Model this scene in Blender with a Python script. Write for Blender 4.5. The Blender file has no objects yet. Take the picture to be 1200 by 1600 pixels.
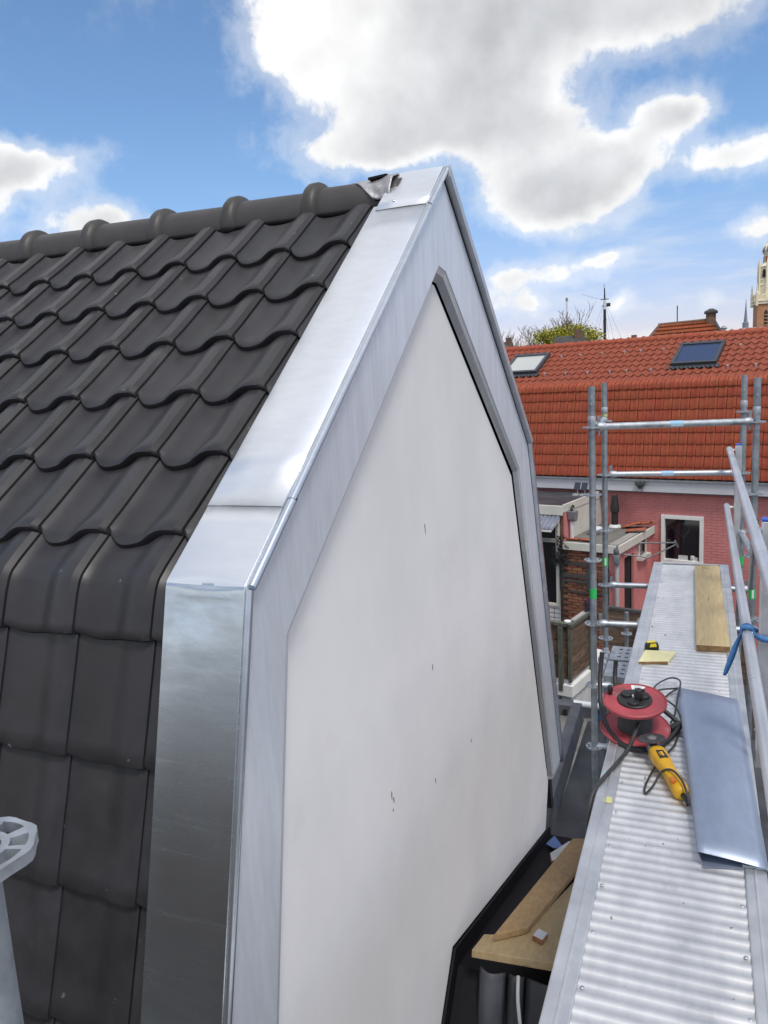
import bpy, bmesh, math, random
from mathutils import Matrix, Vector
random.seed(7)
S = bpy.context.scene
COL = S.collection
PI = math.pi

# ------------------------------------------------------------------ camera
cam_d = bpy.data.cameras.new('camera')
cam = bpy.data.objects.new('camera', cam_d)
COL.objects.link(cam)
cam.matrix_world = Matrix(((0.92422904, -0.01431162, 0.38157026, 0),
                           (0.37802258, 0.17521871, -0.90906399, 0),
                           (-0.05384808, 0.98442551, 0.16735234, 0),
                           (0, 0, 0, 1)))
cam_d.sensor_fit = 'AUTO'
cam_d.sensor_width = 36.0
cam_d.lens = 27.0
cam_d.clip_start = 0.05
cam_d.clip_end = 3000.0
S.camera = cam

# ------------------------------------------------------------------ light
SUN_AZ, SUN_EL = math.radians(142), math.radians(61)
sun_d = bpy.data.lights.new('sun', 'SUN')
sun = bpy.data.objects.new('sun', sun_d)
COL.objects.link(sun)
sun_d.energy = 1.5
sun_d.angle = math.radians(14)
sun_d.color = (1.0, 0.95, 0.88)
sdir = Vector((math.sin(SUN_AZ) * math.cos(SUN_EL), math.cos(SUN_AZ) * math.cos(SUN_EL), math.sin(SUN_EL)))
sun.rotation_euler = (-sdir).to_track_quat('-Z', 'Y').to_euler()
S.view_settings.view_transform = 'Standard'
S.view_settings.look = 'None'
S.view_settings.gamma = 1.0
S.view_settings.exposure = 0.62
S.view_settings.use_curve_mapping = False


class NT:
    """small helper round a node tree"""
    def __init__(self, tree):
        self.t = tree
        tree.nodes.clear()

    def n(self, typ, ins=None, **kw):
        nd = self.t.nodes.new(typ)
        for k, v in kw.items():
            setattr(nd, k, v)
        for k, v in (ins or {}).items():
            self.set(nd.inputs[k], v)
        return nd

    def set(self, sock, v):
        if isinstance(v, bpy.types.NodeSocket):
            self.t.links.new(v, sock)
        else:
            sock.default_value = v

    def m(self, op, a, b=0.0, c=0.0, clamp=False):
        nd = self.t.nodes.new('ShaderNodeMath')
        nd.operation = op
        nd.use_clamp = clamp
        for i, v in enumerate((a, b, c)):
            self.set(nd.inputs[i], v)
        return nd.outputs[0]

    def sstep(self, v, a, b):
        nd = self.n('ShaderNodeMapRange', {'Value': v, 'From Min': a, 'From Max': b}, interpolation_type='SMOOTHSTEP')
        return nd.outputs[0]

    def lin(self, v, a, b, c, d):
        nd = self.n('ShaderNodeMapRange', {'Value': v, 'From Min': a, 'From Max': b, 'To Min': c, 'To Max': d})
        return nd.outputs[0]

    def mix(self, f, a, b, blend='MIX'):
        nd = self.t.nodes.new('ShaderNodeMix')
        nd.data_type = 'RGBA'
        nd.blend_type = blend
        self.set(nd.inputs[0], f)
        self.set(nd.inputs[6], a if isinstance(a, bpy.types.NodeSocket) else tuple(a) + ((1,) if len(a) == 3 else ()))
        self.set(nd.inputs[7], b if isinstance(b, bpy.types.NodeSocket) else tuple(b) + ((1,) if len(b) == 3 else ()))
        return nd.outputs[2]

    def noise(self, vec, scale, detail=4, rough=0.55, dist=0.0):
        return self.n('ShaderNodeTexNoise', {'Vector': vec, 'Scale': scale, 'Detail': detail, 'Roughness': rough, 'Distortion': dist})

    def vmath(self, op, a, b):
        nd = self.t.nodes.new('ShaderNodeVectorMath')
        nd.operation = op
        self.set(nd.inputs[0], a)
        self.set(nd.inputs[1], b)
        return nd.outputs[0]


W = bpy.data.worlds.new('World')
S.world = W
W.use_nodes = True
w = NT(W.node_tree)
SKY_SHIFT = (7.7, 3.0, 1.0)     # slides the random cloud field
SKY_STRENGTH = 0.1
CLOUD = 6.6            # cloud radiance before the sky strength
sky = w.n('ShaderNodeTexSky', sky_type='NISHITA')
sky.sun_disc = False
sky.sun_elevation = SUN_EL
sky.sun_rotation = SUN_AZ
sky.air_density = 1.0
sky.dust_density = 0.3
sky.ozone_density = 2.0
tc = w.n('ShaderNodeTexCoord').outputs['Generated']
sep = w.n('ShaderNodeSeparateXYZ', {0: tc})
nx, ny, nz = sep.outputs
warp = w.noise(tc, 7.0, 5, 0.55)
wc = w.n('ShaderNodeSeparateColor', {0: warp.outputs['Color']})
az = w.m('MULTIPLY', w.m('ARCTAN2', nx, ny), 57.29578)
el = w.m('MULTIPLY', w.m('ARCSINE', nz), 57.29578)
azw = w.m('ADD', az, w.m('MULTIPLY', w.m('SUBTRACT', wc.outputs[0], 0.5), 6.0))
elw = w.m('ADD', el, w.m('MULTIPLY', w.m('SUBTRACT', wc.outputs[1], 0.5), 4.0))
# cumulus clouds of that day: azimuth, elevation, half width, half height (degrees), weight
BLOBS = [(-16.2, 22.9, 12.0, 4.3, 1.0), (-19.0, 18.4, 6.5, 3.2, .9), (-22.3, 15.9, 5.6, 1.3, .85), (-11.7, 15.4, 5.4, 3.8, .9),
         (-9.8, 11.6, 5.6, 1.8, .85), (-5.4, 13.2, 3.2, 1.5, .8), (-3.0, 23.0, 8.6, 3.0, 1.0), (-27.6, 22.6, 3.6, 3.4, .8),
         (-2.4, 15.5, 2.2, 1.7, .9), (1.9, 12.8, 3.4, 1.1, .85), (3.4, 8.6, 1.5, .8, .72), (-12.5, 6.6, 1.6, .8, .5), (-6.6, 7.6, 1.2, .5, .5), (-45.2, 14.8, 5.0, 1.5, .95),
         (-41.2, 11.3, 3.5, 1.7, 1.0), (-9.2, 7.0, 4.0, 1.0, .60), (-14.3, 5.2, 2.4, 1.3, .70), (-4.7, 4.6, 1.2, .8, .72),
         (0.0, 4.5, .9, .8, .6), (-48.0, 12.3, 1.5, 2.0, .6), (-11.0, 5.0, 1.7, .8, .62), (-5.0, 2.4, 9.0, .7, .45),
         (-20, 2.5, 9, .8, .35)]
bl = None
for a, e, ra, re, wt in BLOBS:
    da = w.m('DIVIDE', w.m('SUBTRACT', azw, a), ra)
    de = w.m('DIVIDE', w.m('SUBTRACT', elw, e), re)
    q = w.m('ADD', w.m('MULTIPLY', da, da), w.m('MULTIPLY', de, de))
    g = w.m('MULTIPLY', w.m('EXPONENT', w.m('MULTIPLY', q, -1.0)), wt)
    bl = g if bl is None else w.m('ADD', bl, g)
# the rest of the sky: the same broken cumulus
ga = w.m('POWER', w.m('DIVIDE', w.m('ABSOLUTE', w.m('ADD', az, 21.0)), 38.0), 6.0)
ge = w.m('POWER', w.m('DIVIDE', w.m('ABSOLUTE', w.m('SUBTRACT', el, 4.0)), 29.0), 6.0)
view = w.m('EXPONENT', w.m('MULTIPLY', w.m('ADD', ga, ge), -1.0))
big = w.noise(w.vmath('ADD', tc, SKY_SHIFT), 2.1, 3, 0.5)
gen = w.m('MULTIPLY', w.sstep(big.outputs[0], 0.36, 0.57), w.m('SUBTRACT', 1.0, view))
cov = w.m('ADD', bl, w.m('MULTIPLY', gen, 0.95))
f1 = w.noise(tc, 9.0, 8, 0.58)
f4 = w.noise(tc, 34.0, 8, 0.62, 0.3)
dens = w.m('ADD', w.m('SUBTRACT', cov, 0.43), w.m('MULTIPLY', w.m('ADD', w.m('MULTIPLY', w.m('SUBTRACT', f1.outputs[0], 0.5), 1.05), w.m('MULTIPLY', w.m('SUBTRACT', f4.outputs[0], 0.5), 0.62)), 1.0))
alpha = w.sstep(dens, -0.05, 0.31)
halo = w.m('MULTIPLY', w.sstep(dens, -0.34, 0.10), 0.36)
alpha = w.m('MAXIMUM', alpha, halo)
alpha = w.m('MULTIPLY', alpha, w.sstep(cov, 0.03, 0.2))
up = w.vmath('ADD', tc, (-0.012, -0.006, 0.026))
f2 = w.noise(up, 7.0, 6, 0.52)
f3 = w.noise(tc, 7.0, 6, 0.52)
relief = w.m('SUBTRACT', f3.outputs[0], f2.outputs[0])
grey = w.sstep(w.m('ADD', w.m('SUBTRACT', cov, 0.43), w.m('MULTIPLY', w.m('SUBTRACT', f1.outputs[0], 0.5), 0.7)), 0.12, 0.75)
soft = w.noise(tc, 4.0, 3, 0.5)
grey = w.m('MULTIPLY', grey, w.sstep(soft.outputs[0], 0.30, 0.66))
lum = w.m('ADD', w.m('SUBTRACT', 1.0, w.m('MULTIPLY', grey, 0.33)), w.m('MULTIPLY', relief, 0.70))
lum = w.m('MAXIMUM', w.m('MINIMUM', lum, 1.08), 0.45)
ccol = w.mix(grey, (1.0, 1.0, 1.0), (0.93, 0.955, 1.0))
cl = w.vmath('MULTIPLY', ccol, (CLOUD, CLOUD, CLOUD))
sc = w.n('ShaderNodeVectorMath', {0: cl, 'Scale': lum}, operation='SCALE').outputs[0]
low = w.sstep(el, 0.0, 16.0)
skyc = w.mix(low, (0.80, 0.68, 0.86), (0.80, 0.93, 1.03))
skyc = w.mix(1.0, sky.outputs[0], skyc, 'MULTIPLY')
thin = w.noise(w.n('ShaderNodeMapping', {'Vector': tc, 'Scale': (3.0, 3.0, 16.0)}).outputs[0], 2.0, 6, 0.6)
veil = w.m('MULTIPLY', w.m('MULTIPLY', w.sstep(thin.outputs[0], 0.46, 0.72), 0.45), w.m('SUBTRACT', 1.0, w.sstep(el, 5.0, 15.0)))
skyc = w.mix(veil, skyc, tuple(CLOUD * .88 for k in range(3)))
col = w.mix(alpha, skyc, sc)
bg = w.n('ShaderNodeBackground', {'Color': col, 'Strength': SKY_STRENGTH})
w.t.links.new(bg.outputs[0], w.n('ShaderNodeOutputWorld').inputs[0])

# ------------------------------------------------------------------ materials
def mat(name, base, rough=0.6, metal=0.0, var=None, rand=0.0, bump=None, stretch=(1, 1, 1), roughvar=0.0,
        dark=None, spec=0.5, objco=False, hue=0.0, spots=None, flecks=None):
    """procedural material: var=(scale, amount), bump=(scale, strength, distance), spots=(scale, colour, amount)"""
    m = bpy.data.materials.new(name)
    m.use_nodes = True
    t = NT(m.node_tree)
    if objco:
        co = t.n('ShaderNodeTexCoord').outputs['Object']
        oi = t.n('ShaderNodeObjectInfo').outputs['Random']
        off = t.n('ShaderNodeCombineXYZ', {0: t.m('MULTIPLY', oi, 37.0), 1: t.m('MULTIPLY', oi, 91.0), 2: 0.0}).outputs[0]
        co = t.vmath('ADD', co, off)
    else:
        co = t.n('ShaderNodeNewGeometry').outputs['Position']
    mp = t.n('ShaderNodeMapping', {'Vector': co, 'Scale': stretch}).outputs[0]
    c = tuple(base) + (1,)
    colr = None
    fac = None
    if var:
        nz_ = t.noise(mp, var[0], 6, 0.6)
        fac = nz_.outputs[0]
        lo = tuple(max(0, x * (1 - var[1])) for x in base) if dark is None else dark
        hi = tuple(min(1, x * (1 + var[1] * 0.7)) for x in base)
        colr = t.mix(t.sstep(fac, 0.28, 0.72), lo, hi)
    if spots:
        ns_ = t.noise(co, spots[0], 5, 0.65)
        f = t.m('MULTIPLY', t.sstep(ns_.outputs[0], 0.60, 0.74), spots[2])
        colr = t.mix(f, colr if colr is not None else base, spots[1])
    if flecks:
        vo = t.n('ShaderNodeTexVoronoi', {'Vector': t.vmath('ADD', co, t.vmath('MULTIPLY', t.noise(co, flecks[0] * 2, 2).outputs['Color'], (.6 / flecks[0],) * 3)), 'Scale': flecks[0]})
        sp = t.n('ShaderNodeSeparateColor', {0: vo.outputs['Color']})
        f = t.m('MULTIPLY', t.m('LESS_THAN', vo.outputs['Distance'], t.m('MULTIPLY', sp.outputs[0], flecks[3])), t.m('GREATER_THAN', sp.outputs[1], 0.62))
        colr = t.mix(t.m('MULTIPLY', f, flecks[2]), colr if colr is not None else base, flecks[1])
    if rand or hue:
        oi = t.n('ShaderNodeObjectInfo').outputs['Random']
        hs = t.n('ShaderNodeHueSaturation', {'Hue': t.lin(oi, 0, 1, 0.5 - hue, 0.5 + hue), 'Value': t.lin(t.m('FRACT', t.m('MULTIPLY', oi, 17.3)), 0, 1, 1 - rand, 1 + rand)})
        t.set(hs.inputs['Color'], colr if colr is not None else c)
        colr = hs.outputs[0]
    b = t.n('ShaderNodeBsdfPrincipled', {'Roughness': rough, 'Metallic': metal, 'Specular IOR Level': spec})
    t.set(b.inputs['Base Color'], colr if colr is not None else c)
    if roughvar and fac is not None:
        t.set(b.inputs['Roughness'], t.lin(fac, 0.3, 0.7, rough - roughvar, rough + roughvar))
    if bump:
        nb = t.noise(mp, bump[0], 5, 0.6)
        bp = t.n('ShaderNodeBump', {'Strength': bump[1], 'Distance': bump[2] if len(bump) > 2 else 0.01, 'Height': nb.outputs[0]})
        t.set(b.inputs['Normal'], bp.outputs[0])
    t.t.links.new(b.outputs[0], t.n('ShaderNodeOutputMaterial').inputs[0])
    return m


def zinc_mat(name, base, rough, stretch, amt=0.14, wob=0.25, metal=0.95, rv=0.12):
    m = bpy.data.materials.new(name)
    m.use_nodes = True
    t = NT(m.node_tree)
    co = t.n('ShaderNodeNewGeometry').outputs['Position']
    mp = t.n('ShaderNodeMapping', {'Vector': co, 'Scale': stretch}).outputs[0]
    a = t.noise(mp, 3.0, 7, 0.62, 0.4)
    b_ = t.noise(co, 2.2, 3, 0.5)
    s_ = t.noise(mp, 14.0, 5, 0.6)
    f = t.m('ADD', t.m('MULTIPLY', a.outputs[0], 0.6), t.m('MULTIPLY', s_.outputs[0], 0.4))
    f = t.sstep(f, 0.33, 0.66)
    lo = tuple(x * (1 - amt) for x in base)
    hi = tuple(min(1, x * (1 + amt * 0.6)) for x in base)
    c = t.mix(f, lo, hi)
    br = t.noise(t.n('ShaderNodeMapping', {'Vector': co, 'Scale': (1.2, 9.0, 22.0)}).outputs[0], 2.5, 6, 0.7, 0.5)
    c = t.mix(t.m('MULTIPLY', t.sstep(br.outputs[0], 0.55, 0.80), 0.06), c, (0.86, 0.87, 0.88))
    sm = t.noise(co, 9.0, 6, 0.7, 0.8)
    c = t.mix(t.m('MULTIPLY', t.sstep(sm.outputs[0], 0.63, 0.78), 0.22), c, (0.30, 0.31, 0.34))
    r = t.m('ADD', rough, t.m('MULTIPLY', t.m('SUBTRACT', b_.outputs[0], 0.5), rv))
    r = t.m('ADD', r, t.m('MULTIPLY', t.m('SUBTRACT', f, 0.5), -0.06))
    r = t.m('ADD', r, t.m('MULTIPLY', t.sstep(br.outputs[0], 0.50, 0.80), 0.05))
    b = t.n('ShaderNodeBsdfPrincipled', {'Metallic': metal, 'Roughness': r, 'Base Color': c})
    h = t.m('ADD', t.m('MULTIPLY', t.noise(co, 2.8, 2, 0.4).outputs[0], 1.0), t.m('MULTIPLY', s_.outputs[0], 0.02))
    bp = t.n('ShaderNodeBump', {'Strength': wob, 'Distance': 0.03, 'Height': h})
    t.set(b.inputs['Normal'], bp.outputs[0])
    t.t.links.new(b.outputs[0], t.n('ShaderNodeOutputMaterial').inputs[0])
    return m


def wood_mat(name, base, dark, stretch, rough=0.7):
    m = bpy.data.materials.new(name)
    m.use_nodes = True
    t = NT(m.node_tree)
    co = t.n('ShaderNodeTexCoord').outputs['Object']
    mp = t.n('ShaderNodeMapping', {'Vector': co, 'Scale': stretch}).outputs[0]
    g = t.noise(mp, 6.0, 8, 0.65, 0.6)
    k = t.n('ShaderNodeTexVoronoi', {'Vector': co, 'Scale': 2.6})
    knot = t.m('SUBTRACT', 1.0, t.sstep(k.outputs['Distance'], 0.02, 0.075))
    big = t.noise(co, 3.0, 3, 0.5)
    c = t.mix(t.sstep(g.outputs[0], 0.30, 0.70), dark, base)
    c = t.mix(t.m('MULTIPLY', t.sstep(big.outputs[0], 0.45, 0.7), 0.35), c, tuple(x * 0.72 for x in base))
    c = t.mix(t.m('MULTIPLY', knot, 0.75), c, tuple(x * 0.35 for x in dark))
    b = t.n('ShaderNodeBsdfPrincipled', {'Roughness': rough, 'Base Color': c})
    bp = t.n('ShaderNodeBump', {'Strength': 0.25, 'Distance': 0.004, 'Height': g.outputs[0]})
    t.set(b.inputs['Normal'], bp.outputs[0])
    t.t.links.new(b.outputs[0], t.n('ShaderNodeOutputMaterial').inputs[0])
    return m


def glass_mat(name, base, rough=0.05):
    return mat(name, base, rough, 0.0, spec=0.9)


M = {}
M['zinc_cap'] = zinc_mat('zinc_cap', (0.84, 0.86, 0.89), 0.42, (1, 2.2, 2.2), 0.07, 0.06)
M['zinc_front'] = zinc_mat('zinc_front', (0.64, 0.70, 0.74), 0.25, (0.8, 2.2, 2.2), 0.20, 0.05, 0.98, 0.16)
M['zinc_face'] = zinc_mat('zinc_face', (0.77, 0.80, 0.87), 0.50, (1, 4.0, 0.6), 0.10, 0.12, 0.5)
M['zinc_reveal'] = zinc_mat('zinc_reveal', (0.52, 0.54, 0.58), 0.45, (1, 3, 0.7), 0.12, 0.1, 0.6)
M['zinc_light'] = zinc_mat('zinc_light', (0.72, 0.73, 0.76), 0.45, (1, 3, 0.7), 0.1, 0.1, 0.5)
M['zinc_bead'] = zinc_mat('zinc_bead', (0.66, 0.70, 0.76), 0.30, (1, 2, 2), 0.12, 0.1)
M['zinc_loose'] = zinc_mat('zinc_loose', (0.37, 0.43, 0.55), 0.50, (2.0, 0.8, 1), 0.10, 0.03, 0.7)
M['panel'] = mat('white_render', (0.82, 0.80, 0.80), 0.72, var=(2.2, 0.05), bump=(70, 0.08, 0.003), stretch=(1, 1.0, 0.8), spots=(2.4, (0.66, 0.63, 0.62), 0.30))
M['scuff'] = mat('scuff', (0.10, 0.085, 0.075), 0.8)
M['tile'] = mat('anthracite_tile', (0.0265, 0.0253, 0.0285), 0.43, var=(7, 0.25), rand=0.17, hue=0.012, bump=(45, 0.06, 0.004), objco=True, roughvar=0.07, spots=(9, (0.046, 0.043, 0.042), 0.7), flecks=(16, (0.20, 0.19, 0.18), 0.55, 0.10))
M['ridge'] = mat('anthracite_ridge', (0.045, 0.042, 0.041), 0.5, var=(9, 0.18), bump=(50, 0.06, 0.004), objco=True, rand=0.06)
M['lead'] = mat('crinkled_lead', (0.46, 0.45, 0.46), 0.5, 0.8, var=(14, 0.25), bump=(30, 0.5, 0.012))
M['black'] = mat('black_membrane', (0.006, 0.006, 0.009), 0.65, var=(6, 0.3), bump=(20, 0.2, 0.01), spec=0.2)
M['underlay'] = mat('underlay', (0.012, 0.012, 0.013), 0.9)
M['bitumen'] = mat('bitumen', (0.075, 0.080, 0.095), 0.62, var=(3.5, 0.35), bump=(30, 0.3, 0.008), spots=(2.2, (0.12, 0.12, 0.13), 0.5))
M['bitumen_wet'] = mat('bitumen_floor', (0.050, 0.052, 0.060), 0.55, var=(2.2, 0.45), bump=(25, 0.3, 0.006), spots=(5, (0.10, 0.095, 0.09), 0.5))
M['gravel'] = mat('gravel_roof', (0.17, 0.165, 0.15), 0.9, var=(3, 0.3), bump=(60, 0.6, 0.02), spots=(30, (0.32, 0.31, 0.29), 0.7))
M['red_tile'] = mat('terracotta_tile', (0.325, 0.070, 0.032), 0.62, var=(9, 0.12), rand=0.06, hue=0.004, spec=0.3, bump=(30, 0.1, 0.004), objco=True, spots=(11, (0.20, 0.06, 0.04), 0.4))
M['red_tile_mass'] = mat('terracotta_tiles', (0.275, 0.068, 0.037), 0.62, var=(9, 0.18), spec=0.3, spots=(5, (0.18, 0.055, 0.038), 0.4))
M['loose_tile'] = mat('loose_tile', (0.36, 0.10, 0.045), 0.7, var=(14, 0.3))
M['pink'] = mat('pink_painted_brick', (0.60, 0.225, 0.215), 0.65, var=(1.4, 0.16), bump=(40, 0.15, 0.006), spots=(2.6, (0.30, 0.09, 0.09), 0.45))
M['pink_dark'] = mat('pink_joint', (0.57, 0.21, 0.20), 0.75, var=(3, 0.15))
M['brick'] = mat('red_brown_brick', (0.205, 0.085, 0.05), 0.85, var=(10, 0.25), rand=0.38, hue=0.018, bump=(60, 0.4, 0.006), objco=True, spots=(5, (0.07, 0.055, 0.05), 0.6))
M['mortar'] = mat('mortar', (0.13, 0.11, 0.095), 0.95, var=(12, 0.3))
M['cream'] = mat('cream_paint', (0.60, 0.585, 0.53), 0.6, var=(3, 0.08), spots=(6, (0.36, 0.34, 0.30), 0.4))
M['fascia'] = mat('grey_white_fascia', (0.56, 0.57, 0.60), 0.5, var=(2, 0.06), spots=(5, (0.36, 0.37, 0.40), 0.3))
M['white'] = mat('white_paint', (0.76, 0.75, 0.73), 0.5, var=(4, 0.06))
M['dirty_white'] = mat('dirty_white', (0.58, 0.58, 0.58), 0.75, var=(5, 0.14), spots=(7, (0.22, 0.22, 0.22), 0.5))
M['glass'] = glass_mat('dark_glass', (0.006, 0.006, 0.009), 0.06)
M['glass_blue'] = mat('skylight_glass', (0.05, 0.068, 0.13), 0.06, 0.0, spec=1.0)
M['glass_grey'] = mat('skylight_blind', (0.48, 0.49, 0.47), 0.10, 0.0, spec=0.9)
M['frame_grey'] = mat('skylight_frame', (0.060, 0.066, 0.078), 0.45, 0.2)
M['galv'] = mat('galvanised_steel', (0.48, 0.515, 0.555), 0.52, 0.8, var=(16, 0.22), roughvar=0.1, bump=(80, 0.08, 0.002), spots=(12, (0.30, 0.32, 0.35), 0.5))
M['galv_dull'] = mat('dull_galvanised', (0.34, 0.375, 0.41), 0.52, 0.7, var=(14, 0.25), spots=(9, (0.22, 0.24, 0.27), 0.6))
M['alu'] = mat('aluminium', (0.66, 0.67, 0.69), 0.45, 0.85, var=(7, 0.12), roughvar=0.08, spots=(8, (0.45, 0.46, 0.48), 0.4))
M['alu_deck'] = mat('aluminium_deck', (0.70, 0.70, 0.71), 0.50, 0.75, var=(5, 0.08), roughvar=0.05, bump=(90, 0.06, 0.002), stretch=(3, 1, 1), spots=(7, (0.50, 0.49, 0.48), 0.45), flecks=(22, (0.16, 0.15, 0.14), 0.7, 0.16))
M['alu_rail'] = mat('aluminium_rail', (0.68, 0.69, 0.72), 0.42, 0.85, var=(9, 0.12), stretch=(1, .3, 1), spots=(16, (0.45, 0.45, 0.46), 0.4))
M['green'] = mat('green_tag', (0.03, 0.50, 0.12), 0.5)
M['sticker_blue'] = mat('sticker_blue', (0.30, 0.52, 0.72), 0.5)
M['sticker_white'] = mat('sticker_white', (0.72, 0.78, 0.80), 0.5)
M['yellow_mark'] = mat('yellow_mark', (0.55, 0.55, 0.22), 0.7)
M['blue_cap'] = mat('blue_plastic', (0.03, 0.10, 0.48), 0.45)
M['strap'] = mat('blue_webbing', (0.06, 0.20, 0.45), 0.7, var=(60, 0.25), bump=(150, 0.3, 0.003))
M['nylon'] = mat('white_nylon', (0.78, 0.78, 0.76), 0.5)
M['rubber'] = mat('black_rubber', (0.018, 0.018, 0.020), 0.5, var=(14, 0.3))
M['cable'] = mat('dark_cable', (0.035, 0.038, 0.042), 0.5, var=(20, 0.3))
M['reel_red'] = mat('red_plastic', (0.37, 0.062, 0.078), 0.55, var=(7, 0.20), spots=(7, (0.44, 0.23, 0.24), 0.8), bump=(40, 0.05, 0.003))
M['yellow'] = mat('yellow_plastic', (0.66, 0.36, 0.012), 0.42, var=(12, 0.12), spots=(22, (0.16, 0.10, 0.03), 0.5))
M['tool_black'] = mat('tool_black', (0.020, 0.020, 0.022), 0.5)
M['tool_steel'] = mat('tool_steel', (0.30, 0.30, 0.30), 0.4, 0.8, var=(20, 0.3))
M['disc'] = mat('cutting_disc', (0.055, 0.050, 0.055), 0.75, var=(30, 0.3))
M['board'] = wood_mat('pale_board', (0.50, 0.40, 0.225), (0.40, 0.30, 0.16), (8, 0.7, 8))
M['board_end'] = mat('board_end', (0.20, 0.115, 0.05), 0.8, var=(30, 0.35))
M['plank'] = wood_mat('plank', (0.30, 0.20, 0.098), (0.215, 0.135, 0.062), (8, 0.8, 8))
M['ply'] = wood_mat('plywood', (0.33, 0.25, 0.135), (0.255, 0.185, 0.095), (8, 1.2, 4))
M['offcut'] = mat('laminated_offcut', (0.40, 0.42, 0.46), 0.5, var=(8, 0.1))
M['offcut_edge'] = mat('offcut_edge', (0.24, 0.11, 0.05), 0.8, var=(20, 0.3))
M['pad'] = mat('yellowish_board', (0.66, 0.62, 0.36), 0.6, var=(9, 0.14))
M['old_wood'] = mat('weathered_wood', (0.150, 0.095, 0.062), 0.8, var=(4, 0.5), stretch=(1.2, 1.2, 7), bump=(12, 0.4, 0.006), rand=0.2, spots=(3.0, (0.25, 0.20, 0.165), 0.7))
M['post_wood'] = mat('green_grey_wood', (0.105, 0.110, 0.088), 0.8, var=(6, 0.35), stretch=(4, 4, 1))
M['pvc'] = mat('grey_pvc', (0.42, 0.43, 0.44), 0.5, var=(5, 0.12))
M['pvc_white'] = mat('white_pvc', (0.64, 0.66, 0.68), 0.5, var=(5, 0.12))
M['dark_grey'] = mat('dark_grey', (0.07, 0.073, 0.08), 0.6, var=(5, 0.2))
M['slate_blue'] = mat('corrugated_awning', (0.20, 0.22, 0.28), 0.5, var=(8, 0.2))
M['solar'] = mat('solar_panel', (0.018, 0.020, 0.042), 0.2, spec=0.8)
M['blue_sheet'] = mat('blue_sheet', (0.07, 0.13, 0.30), 0.5)
M['ivy'] = mat('dark_stems', (0.022, 0.022, 0.020), 0.8, var=(10, 0.4))
M['bark'] = mat('grey_brown_bark', (0.17, 0.135, 0.105), 0.9, var=(6, 0.3))
M['leaf'] = mat('spring_leaves', (0.36, 0.35, 0.03), 0.6, var=(1.4, 0.35), spots=(0.8, (0.20, 0.23, 0.03), 0.6))
M['far_dark'] = mat('far_dark_roof', (0.060, 0.058, 0.060), 0.8, var=(2, 0.25))
M['far_red'] = mat('far_red_roof', (0.38, 0.105, 0.040), 0.75, var=(1.2, 0.3), objco=False, spots=(2.5, (0.10, 0.06, 0.04), 0.6))
M['far_pink'] = mat('far_pale_roof', (0.36, 0.22, 0.18), 0.8, var=(0.6, 0.2))
M['far_brick'] = mat('far_brick', (0.16, 0.10, 0.07), 0.85, var=(4, 0.3))
M['tower_brick'] = mat('tower_brick', (0.46, 0.235, 0.125), 0.85, var=(0.25, 0.15))
M['tower_stone'] = mat('tower_stone', (0.88, 0.80, 0.60), 0.8, var=(0.35, 0.16))
M['tower_dark'] = mat('tower_opening', (0.035, 0.03, 0.028), 0.9)
M['tower_blue'] = mat('tower_lead', (0.20, 0.24, 0.30), 0.6)
M['mast_dark'] = mat('mast_dark', (0.025, 0.026, 0.03), 0.6)
M['ground'] = mat('street_ground', (0.045, 0.045, 0.045), 0.9, var=(0.3, 0.3))
M['plaster'] = mat('grey_plaster', (0.33, 0.32, 0.31), 0.85, var=(2, 0.15))

# ------------------------------------------------------------------ mesh helpers
OFF = {}


def V3(*a):
    return Vector(a)


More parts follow.
